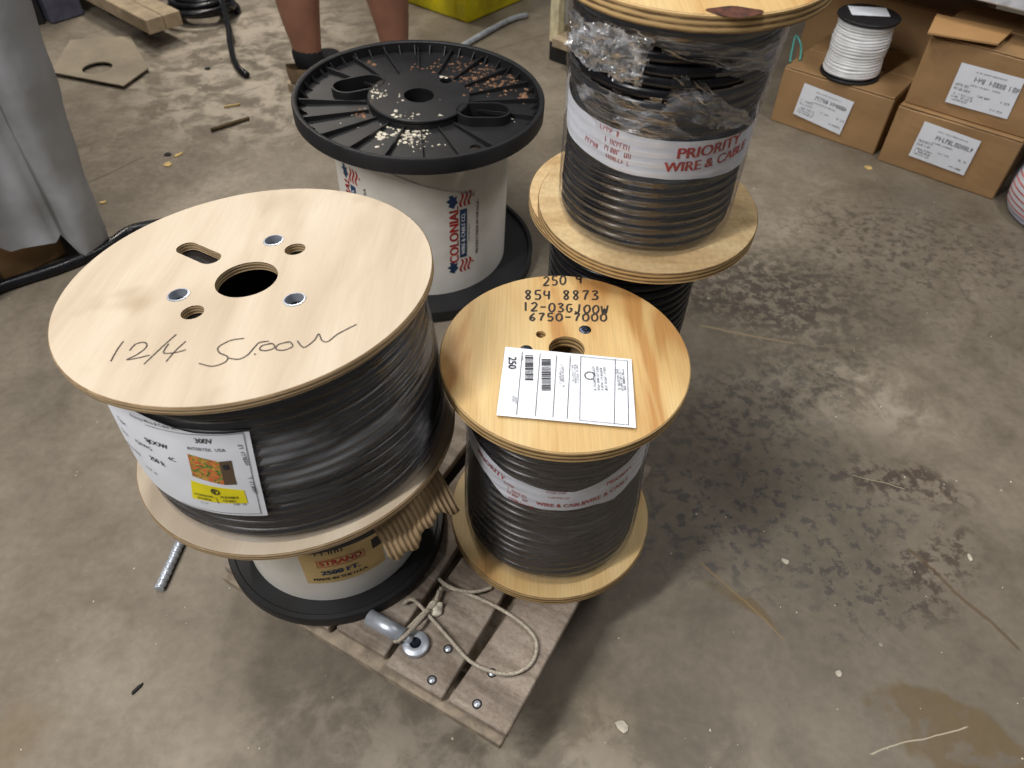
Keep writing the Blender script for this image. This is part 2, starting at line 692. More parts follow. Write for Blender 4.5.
def film_shell(name, rf, z0, z1, mat, parent, wob, seed, keep=None, cx=0, cy=0, nu=120, nv=36, freq=3.0, ring=None):
    V, F_ = [], []
    for i in range(nu):
        th = 2 * pi * i / nu
        for j in range(nv + 1):
            z = z0 + (z1 - z0) * j / nv
            d = mnoise.noise(Vector((cos(th) * freq + seed, sin(th) * freq, z * 22)))
            r_ = rf(z) + wob * (1.2 + d)
            if ring:
                r_ += ring[1] * cos(2 * pi * ((z - ring[2]) / ring[0] - (th - pi * .5) / (2 * pi)))
            V.append((cx + r_ * cos(th), cy + r_ * sin(th), z))
    for i in range(nu):
        for j in range(nv):
            if keep and not keep(2 * pi * (i + .5) / nu, z0 + (z1 - z0) * (j + .5) / nv):
                continue
            i2 = (i + 1) % nu
            F_.append((i * (nv + 1) + j, i2 * (nv + 1) + j, i2 * (nv + 1) + j + 1, i * (nv + 1) + j + 1))
    return mob(name, V, F_, mat, parent, True)


# ------------------------------------------------------------------ floor
def make_floor():
    k = NT('worn_concrete')
    W = k.coord('World')
    n1 = k.noise(W, 2.2, 5, 0.6, 0.3)
    n2 = k.noise(W, 11, 6, 0.68, 0.4)
    n3 = k.noise(W, 70, 4, 0.6)
    col = k.ramp(n1, [(0.32, s2l((117, 108, 94))), (0.5, s2l((129, 119, 105))), (0.68, s2l((143, 133, 118)))])
    col = k.mix(0.75, col, k.ramp(n2, [(0.3, (0.6, 0.58, 0.55, 1)), (0.5, (0.86, 0.85, 0.83, 1)), (0.7, (1.08, 1.08, 1.08, 1))]), 'MULTIPLY')
    col = k.mix(0.35, col, k.ramp(n3, [(0.3, (0.6, 0.6, 0.6, 1)), (0.65, (1.1, 1.1, 1.1, 1))]), 'MULTIPLY')
    warp = k.n('ShaderNodeTexNoise', {'Vector': W, 'Scale': 7.0, 'Detail': 4.0})

    def warped(amt):
        d = k.n('ShaderNodeVectorMath', {0: warp.outputs['Color'], 1: (0.5, 0.5, 0.5)}, operation='SUBTRACT')
        s_ = k.n('ShaderNodeVectorMath', {0: d.outputs[0]}, operation='SCALE')
        s_.inputs['Scale'].default_value = amt
        return k.n('ShaderNodeVectorMath', {0: W, 1: s_.outputs[0]}, operation='ADD').outputs[0]
    wa = warped(0.16)
    wb = warped(0.03)

    def blob(u, v, ru, rv, ang, soft, vec):
        """soft stain around photo pixel u,v; radii in metres"""
        c = fl(u, v)
        d = k.n('ShaderNodeVectorMath', {0: vec, 1: (c.x, c.y, 0)}, operation='SUBTRACT').outputs[0]
        mp = k.n('ShaderNodeMapping', {'Vector': d, 'Rotation': (0, 0, ang)})
        sc = k.n('ShaderNodeVectorMath', {0: mp.outputs[0], 1: (1 / ru, 1 / rv, 0)}, operation='MULTIPLY').outputs[0]
        ln = k.n('ShaderNodeVectorMath', {0: sc}, operation='LENGTH').outputs['Value']
        return k.math('SUBTRACT', 1.0, k.step(ln, 1 - soft, 1 + soft))

    def line(p0, p1, w_, vec):
        a, b = fl(*p0), fl(*p1)
        L = (b - a).length
        d = k.n('ShaderNodeVectorMath', {0: vec, 1: ((a.x + b.x) / 2, (a.y + b.y) / 2, 0)}, operation='SUBTRACT').outputs[0]
        mp = k.n('ShaderNodeMapping', {'Vector': d, 'Rotation': (0, 0, -math.atan2(b.y - a.y, b.x - a.x))})
        xyz = k.n('ShaderNodeSeparateXYZ', {0: mp.outputs[0]})
        my = k.math('SUBTRACT', 1.0, k.step(k.math('ABSOLUTE', xyz.outputs[1]), w_ * 0.4, w_))
        mx = k.math('SUBTRACT', 1.0, k.step(k.math('ABSOLUTE', xyz.outputs[0]), L / 2 * 0.9, L / 2))
        return k.math('MULTIPLY', my, mx)
    # dark worn coating, patchy, right of the reels
    peel = k.noise(W, 44, 6, 0.68, 0.15)
    for (u, v, ru, rv, an, soft, lo, hi, amt, c_) in (
            (735, 285, .26, .15, .4, .6, .40, .56, .75, (58, 50, 45)),
            (775, 395, .22, .10, -.4, .7, .46, .58, .7, (66, 62, 60)),
            (910, 485, .11, .045, .2, .5, .45, .55, .85, (70, 56, 46)),
            (800, 500, .20, .14, .3, .7, .52, .60, .7, (70, 66, 66)),
            (700, 520, .12, .10, .3, .7, .50, .60, .6, (70, 68, 70)),
            (935, 570, .10, .05, -.7, .6, .47, .57, .8, (72, 58, 46)),
            (870, 590, .10, .07, -.5, .6, .52, .60, .7, (72, 66, 64)),
            (960, 300, .35, .22, .3, .8, .50, .66, .45, (74, 66, 60)),
            (940, 240, .28, .14, .3, .8, .46, .62, .5, (70, 62, 55)),
            (860, 240, .18, .2, .3, .8, .46, .62, .4, (66, 58, 52)),
            (150, 150, .38, .30, .3, .7, .40, .60, .35, (84, 70, 56))):
        msk = k.math('MULTIPLY', blob(u, v, ru, rv, an, soft, wa), k.step(peel, lo, hi))
        col = k.mix(k.math('MULTIPLY', msk, amt), col, s2l(c_))
    # patchy pale tone; first two paint a pool of lamplight into the floor
    for (u, v, ru, rv, an, amt) in ((250, 40, .42, .30, .2, .55), (235, 100, .30, .22, .4, .5), (500, 740, .3, .07, .1, .3), (860, 400, .15, .08, .2, .3)):
        msk = k.math('MULTIPLY', blob(u, v, ru, rv, an, .7, wa), k.step(n2, .42, .6))
        col = k.mix(k.math('MULTIPLY', msk, amt), col, s2l((196, 184, 166)))
    # ochre stains
    for (u, v, ru, rv, an, soft, amt) in ((950, 735, .095, .06, .5, .12, .65), (735, 595, .055, .010, .75, .4, .6), (5, 735, .07, .05, 0, .5, .35), (560, 700, .12, .05, .3, .8, .2)):
        col = k.mix(k.math('MULTIPLY', k.math('MULTIPLY', blob(u, v, ru, rv, an, soft, wa), k.step(n2, .34, .46)), amt), col, s2l((104, 84, 46)))
    # joints, scratches and cracks
    for (a, b, w_, c_, amt) in (((697, 326), (800, 344), .004, (150, 132, 104), .7), ((800, 344), (865, 350), .003, (140, 126, 104), .5),
                                ((852, 474), (905, 490), .0013, (180, 166, 140), .7), ((905, 545), (1024, 655), .004, (92, 72, 48), .7),
                                ((870, 757), (965, 723), .0013, (196, 184, 160), .8), ((697, 558), (785, 640), .002, (150, 122, 76), .6),
                                ((440, 66), (560, 30), .006, (92, 80, 66), .6), ((60, 195), (150, 155), .004, (70, 58, 46), .6)):
        col = k.mix(k.math('MULTIPLY', line(a, b, w_, wb), amt), col, s2l(c_))
    # small pale chips
    vo = k.n('ShaderNodeTexVoronoi', {'Vector': warped(0.02), 'Scale': 26.0, 'Randomness': 1.0})
    sep = k.n('ShaderNodeSeparateColor', {0: vo.outputs['Color']})
    chip = k.math('MULTIPLY', k.math('SUBTRACT', 1.0, k.step(vo.outputs['Distance'], .05, .09)), k.step(sep.outputs[0], .93, .95))
    col = k.mix(k.math('MULTIPLY', chip, .6), col, s2l((196, 184, 166)))
    k.base(col)
    k.rough(k.ramp(n2, [(0.3, (0.42, 0.42, 0.42, 1)), (0.7, (0.62, 0.62, 0.62, 1))]))
    k.b.inputs['Specular IOR Level'].default_value = 0.4
    k.bump(k.math('ADD', n2, k.math('MULTIPLY', peel, 0.5)), 0.18, 0.004)
    V = [(-7, -3, 0), (7, -3, 0), (7, 9, 0), (-7, 9, 0)]
    o = mob('floor', V, [(0, 1, 2, 3)], k.m)
    tag(o, 'worn grey brown concrete floor with stains and peeled patches', None, kind='structure')


make_floor()

# ------------------------------------------------------------------ pallet
DECK = 0.12
PF, PL_ = fl(505, 738, DECK), fl(222, 568, DECK)
px = (PF - PL_)
PW = px.length
px.normalize()
py = Vector((-px.y, px.x, 0))
PM = Matrix.Identity(4)
for i in range(3):
    PM[i][0], PM[i][1], PM[i][2], PM[i][3] = px[i], py[i], (0, 0, 1)[i], (PL_ + Vector((0, 0, -DECK)))[i]
pallet = empty('wooden_pallet', PM)
tag(pallet, 'weathered grey wooden pallet under the reels', 'pallet')


def pal(u, v, z=DECK):
    return pl(PM, z, u, v)


PLEN = 0.452
TB = 0.014
gaps = []
for (u0, v0, u1, v1) in ((326, 636, 338, 622), (380, 667, 397, 643), (441, 705, 505, 608)):
    a, b = pal(u0, v0), pal(u1, v1)
    gaps.append((a.x, (b.x - a.x) / max(b.y - a.y, 1e-3)))
edges = [0.0, gaps[0][0], gaps[1][0], gaps[2][0], PW]
x_at0 = edges
gw0, gw1 = 0.007, 0.024
for i in range(4):
    f0 = edges[i] + (gw0 / 2 if i else 0)
    f1 = edges[i + 1] - (gw0 / 2 if i < 3 else 0)
    b0 = edges[i] + (gw1 / 2 if i else 0) + (0.022 if i == 3 else 0)
    b1 = edges[i + 1] - (gw1 / 2 if i < 3 else 0)
    V, F_ = box_geo(0, 1, 0, 1, DECK - TB, DECK, 0)
    V2 = []
    yo = (0.003, 0.010, 0.002, 0.004)[i]
    for v in V:
        y = yo + v.y * (PLEN - yo)
        fa = v.y
        l, r_ = f0 * (1 - fa) + b0 * fa, f1 * (1 - fa) + b1 * fa
        V2.append((l + (r_ - l) * v.x, y, v.z))
    bm = bmesh.new()
    vs = [bm.verts.new(v) for v in V2]
    for f in F_:
        bm.faces.new([vs[q] for q in f])
    bmesh.ops.bevel(bm, geom=bm.edges[:], offset=0.0015, segments=1, affect='EDGES')
    me = bpy.data.meshes.new('deck_board')
    bm.to_mesh(me)
    bm.free()
    me.materials.append(M['grey_wood'])
    o = bpy.data.objects.new('deck_board', me)
    COL.objects.link(o)
    o.parent = pallet
for y0, dy in ((-0.006, 0.030), (PLEN / 2 - 0.03, .06), (PLEN - 0.06, .06)):
    box('cross_board', -0.001, PW - 0.003, y0, y0 + dy, DECK - TB - 0.016, DECK - TB - 0.0005, 'grey_wood_end', pallet, 0.0015)
for x0 in (0.05, PW / 2 - 0.04, PW - 0.14):
    for y0 in (0.09, PLEN - 0.12):
        box('block', x0, x0 + 0.08, y0, y0 + 0.10, 0.014, DECK - TB - 0.0165, 'grey_wood_end', pallet, 0.002)
    box('bottom_board', x0, x0 + 0.08, 0.08, PLEN - .01, 0.0, 0.0135, 'grey_wood_end', pallet, 0.0015)
for (u, v) in ((432, 680), (477, 704), (448, 649), (492, 673)):
    q = pal(u, v)
    nl = lathe('nail', [(0.0001, .0024), (.0024, .0020), (.0040, .0010), (.0044, -.003)], 'steel', pallet, 14, cx=q.x, cy=q.y)
    nl.location = (0, 0, DECK)
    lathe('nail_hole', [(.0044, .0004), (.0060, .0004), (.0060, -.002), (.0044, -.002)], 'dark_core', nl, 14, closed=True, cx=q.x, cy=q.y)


# ------------------------------------------------------------------ reels
def reel_frame(top_rel, n_rel, h_rel, s, add=0.0):
    n = Vector((n_rel[0], n_rel[1], 1)).normalized()
    top = Vector(top_rel) * s + CAMPOS
    return frame(top - n * (h_rel * s), n), n


def hole(Mx, z, u, v, r, n=20):
    q = pl(Mx, z, u, v)
    return circ(r, n, q.x, q.y)


# ---- large pale reel, 12/4 SJOOW
R1M, n1_ = reel_frame((-0.337, 0.737, -0.586), (-0.058, 0.067), 0.277, 0.8)
R1H, R1R, T1 = 0.277 * 0.8, 0.1885, 0.0095
r1 = empty('cable_reel', R1M)
tag(r1, 'wide pale plywood reel of black cable handwritten 12/4 SJ.OOW with white paper label', 'cable reel', 'wire and cable reels')


def c5(x, y):
    return 30 + x * 0.41016, 170 + y * 0.41016


ctr = pl(R1M, R1H, *c5(528, 266))
holes = [circ(0.0315, 40, ctr.x, ctr.y)]
sm = [(594, 172, 1), (646, 193, 0), (362, 305, 1), (396, 347, 0), (645, 316, 1)]
small = []
for x, y, g in sm:
    q = pl(R1M, R1H, *c5(x, y))
    small.append((q.x, q.y, g))
    holes.append(circ(0.0112, 24, q.x, q.y))
qa, qb = pl(R1M, R1H, *c5(382, 190)), pl(R1M, R1H, *c5(440, 215))
holes.append(obround((qa.x + qb.x) / 2, (qa.y + qb.y) / 2, math.atan2(qb.y - qa.y, qb.x - qa.x), (qb - qa).length / 2, 0.0112))
ft = plate('flange', circ(R1R, 160), holes, R1H - T1, R1H, ('birch', 'birch_edge'), r1)
plate('flange', circ(R1R, 160), [circ(0.036, 32)], 0, T1, ('birch', 'birch_edge'), r1)
lathe('drum', [(0.052, T1), (0.052, R1H - T1), (0.050, R1H - T1), (0.050, T1)], 'dark_core', r1, 48, closed=True)  # drum darkened to paint in the shade behind the flange holes
for x, y, g in small:
    if g:
        lathe('grommet', [(0.0094, R1H - .009), (0.0094, R1H + .0010), (0.0111, R1H + .0007), (0.0111, R1H - .009)], 'steel', ft, 24, closed=True, cx=x, cy=y)
P1 = 0.170
O1 = (0.006, 0.000)


def rf1(z):
    t = (z - T1) / (R1H - 2 * T1)
    return P1 + 0.004 * sin(pi * min(max(t, 0), 1)) - 0.006 * t


winding('cable', T1 + .0005, R1H - T1 - .0005, rf1, 16, 0.0063, 'grey_cable', r1, jz=0.0026, jr=0.0016, seed=3, per=110, cx=O1[0], cy=O1[1])
lathe('cable_underlayer', [(0.06, T1 + .001), (P1 - .012, T1 + .001), (P1 - .012, R1H - T1 - .001), (.06, R1H - T1 - .001)], 'black_cable', r1, 64, closed=True)
film_shell('plastic_wrap', lambda z: rf1(z) + .0006, T1 + .001, R1H - T1 - .001, 'film_hazy', r1, 0.0008, 5, cx=O1[0], cy=O1[1], nv=100, ring=((R1H - 2 * T1 - .0136) / 16, .0011, T1 + .0068))
# paper label wrapped on the winding
RL = P1 + 0.0085


def c8(x, y):
    return 100 + x * 0.18555, 390 + y * 0.18555


def rlab(th, z, off=0.0):
    return rf1(z) + .0046 + off + .0005 * mnoise.noise(Vector((th * 6, z * 40, 2)))


def cy1px(u, v):
    z = R1H / 2
    for _ in range(4):
        th, z = cyl(R1M, rf1(z) + .0046, u, v, *O1)
    return th, z


def cy1(x, y):
    return cy1px(*c8(x, y))


thR0, zTR = cy1(800, 215)
thR1, zBR = cy1(905, 675)
thL, zTL = cy1(150, 100)
thR = (thR0 + thR1) / 2
zt, zb = zTR + .001, zBR
LW = 1.40
V, F_ = [], []
for i in range(121):
    for j in range(25):
        a, b = i / 120, j / 24
        th = thR1 + (thR0 - thR1) * b - LW * (1 - a)
        z = (zb + .004 * (1 - a)) * (1 - b) + min(zt + .003 * sin(a * 5) + .009 * sin(pi * min(a, .8) / .8), R1H - T1 - .002) * b
        rr_ = rlab(th, z)
        V.append((O1[0] + rr_ * cos(th), O1[1] + rr_ * sin(th), z))
for i in range(120):
    for j in range(24):
        q = i * 25 + j
        F_.append((q, q + 25, q + 26, q + 1))
lab = mob('paper_label', V, F_, 'paper', r1, True)


def f1_(off):
    def g(x, y):
        th, z = thR + x / RL, zb + y
        r_ = rlab(th, z, off)
        return (O1[0] + r_ * cos(th), O1[1] + r_ * sin(th), z)
    return g



LH = zt - zb


def lp(x, y):
    th, z = cy1(x, y)
    return (th - thR) * RL, z - zb


ink = Print()
kx = (thR0 - thR1) * RL
ink.stroke([(-.0055 + kx * (t / 20 - .5), .004 + (LH - .0075) * t / 20) for t in range(21)], .0006)
ink.stroke([(-.0055 + kx * .5 - .10 * t / 20, LH - .0035) for t in range(21)], .0006)
ink.stroke([(-.0055 - kx * .5 - .09 * t / 20, .004) for t in range(21)], .0006)


def lt(body, x, y, size, sx=1, bold=0, pr=ink):
    a, b = lp(x, y)
    pr.text(body, size, a, b, 0, sx, bold)




def ltp(body, u, v, size, sx=1, bold=0):
    th, z = cy1px(u, v)
    ink.text(body, size, (th - thR) * RL, z - zb, 0, sx, bold)


lt('300V', 555, 276, .0085, 1, .0001)
lt('INTERTEK  USA', 570, 322, .0055)
ltp('Priority Wire & Cable Inc.', 152, 423, .0054)
ltp('Type:', 122, 421, .0075)
ltp('SJOOW', 156, 443.5, .0085, 1, .00015)
ltp('Size:', 125.5, 432.5, .0075)
ltp('12AWG', 143, 445, .0075)
ltp('4C', 172, 459, .0075)
ltp('Quantity:', 134, 448.5, .0075)
ltp('250 ft', 157, 461, .009, 1, .00015)
th_q, z_q = cy1px(153, 471)
ink.rows(-.012, .012, -.002, .002, 1, .0035, 3, 0, (th_q - thR) * RL, z_q - zb)
for (x, y, wd) in ((770, 340, .03), (820, 505, .026)):
    a, b = lp(x, y)
    ink.rows(-wd / 2, wd / 2, -.002, .002, 1, .004, 4, pi / 2, a, b)
a, b = lp(752, 615)
ink.rows(-.01, .01, -.002, .002, 1, .0028, 8, 0, a, b)
a, b = lp(560, 605)
ink.rows(-.006, .006, -.001, .001, 1, .002, 9, 0, a, b)
ink.build('print', 'ink', lab, f1_(.0005))


def lquad(name, pts, mat, off):
    p_ = Print()
    q = [lp(*z) for z in pts]
    n = 8
    for i in range(n):
        a0, a1 = i / n, (i + 1) / n
        mixp = lambda A, B, t: (A[0] + (B[0] - A[0]) * t, A[1] + (B[1] - A[1]) * t)
        p_.quad([mixp(q[3], q[2], a0), mixp(q[3], q[2], a1), mixp(q[0], q[1], a1), mixp(q[0], q[1], a0)])
    return p_.build(name, mat, lab, f1_(off))


lquad('hologram_sticker', [(470, 342), (640, 385), (672, 510), (500, 462)], 'hologram', .0004)
lquad('hologram_sticker', [(640, 385), (708, 378), (738, 508), (672, 510)], 'brown_foil', .0004)
lquad('print', [(662, 402), (692, 402), (698, 426), (667, 426)], 'ink', .0008)
lquad('yellow_sticker', [(490, 485), (775, 540), (798, 608), (500, 580)], 'yellow_ink', .0004)
yk = Print()
lt('CORDON', 560, 565, .0046, 1.0, .0001, yk)
lt('SOUPLE', 565, 583, .0046, 1.0, .0001, yk)
lt('FLEXIBLE', 700, 577, .0046, 1.0, .0001, yk)
lt('CORD', 700, 596, .0046, 1.0, .0001, yk)
a, b = lp(622, 545)
yk.stroke([(a + .0038 * cos(q * .3), b + .0038 * sin(q * .3)) for q in range(22)], .0012)
yk.stroke([(a - .001, b - .003), (a - .001, b + .003)], .0012)
yk.stroke([(a - .001, b), (a + .002, b + .002)], .001)
a, b = lp(632, 588)
yk.bar(a - .0003, a + .0003, b - .006, b + .004)
yk.build('print', 'ink', lab, f1_(.0008))
# handwriting
hw = Print()
ST = [[(197, 467), (212, 440), (228, 418)], [(243, 441), (258, 425), (280, 421), (284, 432), (262, 450), (236, 463), (262, 459), (292, 452)],
      [(278, 474), (318, 436), (357, 401)], [(338, 424), (326, 446), (352, 446), (380, 439)], [(380, 418), (356, 440), (332, 468)],
      [(523, 411), (490, 416), (460, 432), (462, 446), (482, 456), (474, 470), (444, 479), (412, 472)],
      [(582, 418), (560, 421), (548, 432), (530, 452), (508, 462), (484, 459)], [(546, 449), (551, 450)],
      [(590, 424), (568, 428), (560, 438), (576, 441), (596, 434), (592, 424), (580, 424)],
      [(630, 420), (606, 426), (600, 437), (618, 440), (640, 431), (634, 420), (622, 421)],
      [(652, 417), (662, 430), (672, 432), (694, 415), (704, 400), (712, 416), (726, 419), (748, 402), (770, 390), (796, 377)]]
for s_ in ST:
    pts = smooth_path([Vector((x, y, 0)) for x, y in s_], 6) if len(s_) > 2 else [Vector((x, y, 0)) for x, y in s_]
    loc = [pl(R1M, R1H, *c5(p_.x, p_.y)) for p_ in pts]
    hw.stroke([(p_.x, p_.y) for p_ in loc], .0013)
hw.build('handwriting', 'pen', ft, lambda x, y: (x, y, R1H + .0005))

# ---- white barrel of strand under it
SM = frame(Vector((-0.2445, 0.5705, DECK + .0006)))
sr = empty('strand_reel', SM)
tag(sr, 'white barrel reel with black flanges printed STRAND 2500 FT., beneath the wide pale reel', 'cable reel', 'wire and cable reels')
SR, SB = 0.1505, 0.121
n1z = n1_.z
SHT = 0.188


def plastic_flange(parent, R, Rb, z0, z1):
    return lathe('flange', [(0.03, z0), (R - .003, z0), (R, z0 + .003), (R, z1 - .003), (R - .002, z1), (R - .008, z1), (R - .010, z1 - .002), (Rb, z1 - .003), (0.03, z1 - .003)], 'black_plastic', parent, 128, closed=True)


plastic_flange(sr, SR, SB, 0.0, 0.017)
plastic_flange(sr, SR, SB, SHT - .015, SHT)
lathe('barrel', [(0.03, .014), (SB, .0145), (SB, SHT - .0155), (.03, SHT - .0155)], 'white_barrel', sr, 96, closed=True)


def c6(x, y):
    return 80 + x * 0.390625, 360 + y * 0.390625


def cys(x, y, off=0.0):
    return cyl(SM, SB + off, *c6(x, y))


tha, za = cys(580, 560)
thb, zb2 = cys(760, 520)
thm, zm = cys(665, 520)
lbl = cyl_patch('printed_label', SB + .0006, tha, thb + .10, cys(610, 568)[1] - .003, SHT - .022, 'gold_print', sr, 30, 3)
fs = on_cyl(SB + .0012, thm, zm)


def sp(x, y):
    th, z = cys(x, y)
    return (th - thm) * SB, z - zm


pr, pb, pk = Print(), Print(), Print()
a, b = sp(668, 512)
ang = 0.0
pr.text('STRAND', .0138, a, b, ang, 1, .0005)
hwid = .029
for q in ((a - hwid, b - .0075, a + hwid, b - .0075), (a - hwid, b + .0075, a + hwid, b + .0075), (a - hwid, b - .0075, a - hwid, b + .0075), (a + hwid, b - .0075, a + hwid, b + .0075)):
    pr.stroke([(q[0] + (q[2] - q[0]) * t / 6, q[1] + (q[3] - q[1]) * t / 6) for t in range(7)], .0009)
a, b = sp(668, 537)
pb.text('2500 FT.', .0130, a, b, ang, 1.05, .0008)
a, b = sp(670, 552)
pk.text('MADE IN THE U.S.A.', .0078, a, b, ang, 1, .0003)
a, b = sp(650, 488)
pt = Print()
pt.rows(-.024, .024, -.006, .006, 1, .012, 3, 0, a, b + .002)
pt.build('print', 'ink', lbl, fs)
a, b = sp(757, 462)
pq = Print()
pq.bar(a - .006, a + .006, b - .011, b + .009)
pq.build('printed_square', 'ink', lbl, fs)
pr.build('print', 'red_ink', lbl, fs)
pb.build('print', 'blue_ink', lbl, fs)
pk.build('print', 'ink', lbl, fs)

# folded corrugated cardboard jammed between the two reels
I1 = R1M


def under1(u, v, drop=0.002):
    """point just under the wide reel's lower flange plane"""
    q = pl(R1M, -drop, u, v)
    return R1M @ q


cbp = [c6(770, 440), c6(948, 290), c6(945, 420), c6(900, 520), c6(830, 515)]
V, F_ = [], []
A = under1(*c6(755, 420), .006)
B = under1(*c6(945, 305), .006)
NU, NV = 90, 10
ctrS = SM @ Vector((0, 0, SHT))
dirAB = (B - A)
outw = Vector((dirAB.y, -dirAB.x, 0)).normalized()
for i in range(NU + 1):
    t = i / NU
    e0 = A + dirAB * t
    ln = 0.052 + 0.016 * sin(t * 5.2 + .8) - .018 * (1 - t) ** 2 + .004 * sin(t * 23)
    for j in range(NV + 1):
        b = j / NV
        p_ = e0 + outw * (-0.055 + (0.055 + ln * .45) * b) + Vector((0, 0, -ln * 0.95 * max(b - .35, 0) ** 1.3 * 1.6 - .0015))
        p_ += (outw * 0.6 + Vector((0, 0, .8))) * (0.0017 * sin(t * 2 * pi * 15))
        V.append(p_)
nn = len(V)
V += [v + Vector((-outw.x * .002, -outw.y * .002, -.0025)) for v in V]
for i in range(NU):
    for j in range(NV):
        q = i * (NV + 1) + j
        F_.append((q, q + NV + 1, q + NV + 2, q + 1))
        F_.append((nn + q, nn + q + 1, nn + q + NV + 2, nn + q + NV + 1))
for i in range(NU):
    q = i * (NV + 1) + NV
    F_.append((q, q + NV + 1, nn + q + NV + 1, nn + q))
    q = i * (NV + 1)
    F_.append((q + NV + 1, q, nn + q, nn + q + NV + 1))
o = mob('cardboard_scrap', V, F_, 'corrugated', None, True)
tag(o, 'torn corrugated cardboard scrap under the wide pale reel', 'cardboard')


# ---- reel with plywood flanges (front), 12-03 SJOOW
R4M, n4_ = reel_frame((0.065, 0.641, -0.618), (0.018, -0.015), 0.352, 0.93)
n4_ = Vector((.010, -.008, 1)).normalized()
R4M = frame(Vector((R4M[0][3] + .001, R4M[1][3] - .006, DECK + .0018)), n4_)
R4H, R4R, T4 = 1.02 - .618 * .93 - DECK - .0018, 0.1405, 0.0155
r4 = empty('cable_reel', R4M)
tag(r4, 'golden plywood reel of black cable with marker writing and a white label on top', 'cable reel', 'wire and cable reels')


def c7(x, y):
    return 430 + x * 0.27344, 260 + y * 0.27344


def p4(x, y):
    q = pl(R4M, R4H, *c7(x, y))
    return q.x, q.y


hx, hy = p4(500, 325)
h2 = p4(405, 272)
f4 = plate('flange', circ(R4R, 140), [circ(.0205, 32, hx, hy), circ(.0058, 16, *h2)], R4H - T4, R4H, ('pine', 'pine_edge'), r4)
plate('flange', circ(R4R, 140), [circ(.02, 24)], 0, T4, ('pine', 'pine_edge'), r4)
lathe('drum', [(0.04, T4), (0.04, R4H - T4), (0.038, R4H - T4), (0.038, T4)], 'corrugated', r4, 40, closed=True)
for (x, y) in ((567, 255), (352, 328), (640, 400)):
    a, b = p4(x, y)
    bo = lathe('bolt', [(.0001, .0022), (.003, .0022), (.0034, .0012), (.0062, .0010), (.0072, .0002), (.0074, -.002)], 'dark_steel', f4, 18, cx=a, cy=b)
    bo.location = (0, 0, R4H)


def rf4(z):
    t = (z - T4) / (R4H - 2 * T4)
    return 0.1165 - 0.0085 * t + .0012 * sin(t * 9)


winding('cable', T4 + .0005, R4H - T4 - .0005, rf4, 20, 0.0073, 'black_cable', r4, jz=0.0016, jr=0.001, seed=11, per=96)
lathe('cable_underlayer', [(0.045, T4 + .001), (0.104, T4 + .001), (0.098, R4H - T4 - .001), (.045, R4H - T4 - .001)], 'dark_core', r4, 64, closed=True)
film_shell('plastic_wrap', lambda z: rf4(z) + .0022, T4 + .002, R4H - T4 - .001, 'film', r4, 0.0008, 8, nv=110, ring=((R4H - 2 * T4 - .0156) / 20, .0011, T4 + .0078))


def c8b(x, y):
    return 420 + x * 0.25391, 420 + y * 0.25391


def cy4(x, y, r=.1165):
    return cyl(R4M, r, *c8b(x, y))


bt = [(195, 60, 195, 130), (240, 130, 250, 220), (320, 215, 320, 310), (400, 262, 420, 352), (500, 292, 500, 368), (600, 300, 610, 368), (700, 265, 700, 345), (780, 215, 790, 310), (855, 150, 852, 240)]
ctrl = []
for x0, y0, x1, y1 in bt:
    th0, z0 = cy4(x0, y0)
    th1, z1 = cy4(x1, y1)
    ctrl.append(((th0 + th1) / 2, z1, z0))


def interp(t, idx):
    if t <= ctrl[0][0]:
        return ctrl[0][idx]
    for a, b in zip(ctrl, ctrl[1:]):
        if t <= b[0]:
            return a[idx] + (b[idx] - a[idx]) * (t - a[0]) / (b[0] - a[0])
    return ctrl[-1][idx]


t0_, t1_ = ctrl[0][0] - .5, ctrl[-1][0] + .5
band4 = cyl_patch('paper_band', lambda z: rf4(z) + .0008, t0_, t1_, lambda a: interp(t0_ + (t1_ - t0_) * a, 1), lambda a: interp(t0_ + (t1_ - t0_) * a, 2), 'paper', r4, 140, 16, wob=.0008, seed=9)


def f4c(x, y):
    z = y
    th = x / .1165
    r_ = rf4(z) + .0013 + .0008 * mnoise.noise(Vector((th * 5 + 9, z * 60, 9)))
    return (r_ * cos(th), r_ * sin(th), z)


def bp4(x, y):
    th, z = cy4(x, y)
    return th * .1165, z


rp = Print()
for (x, y, L, h, sd, rot) in ((350, 272, .02, .005, 1, -.1), (365, 296, .028, .005, 2, -.1), (385, 320, .034, .005, 3, -.1), (395, 342, .036, .005, 4, -.08), (540, 302, .026, .0035, 5, 0), (550, 322, .026, .0035, 6, 0)):
    a, b = bp4(x, y)
    rp.rows(-L / 2, L / 2, -h / 2, h / 2, 1, h, sd, rot, a, b)
for body, x, y, size, rot in (('PRIORITY', 262, 188, .012, -.16), ('WIRE & CABLE', 555, 352, .0092, .02), ('PRIORITY', 800, 232, .0095, .12), ('WIRE & CABLE', 748, 300, .0105, .12)):
    a, b = bp4(x, y)
    rp.text(body, size, a, b, rot, 1, .0003)
rp.build('print', 'red_ink', band4, f4c)

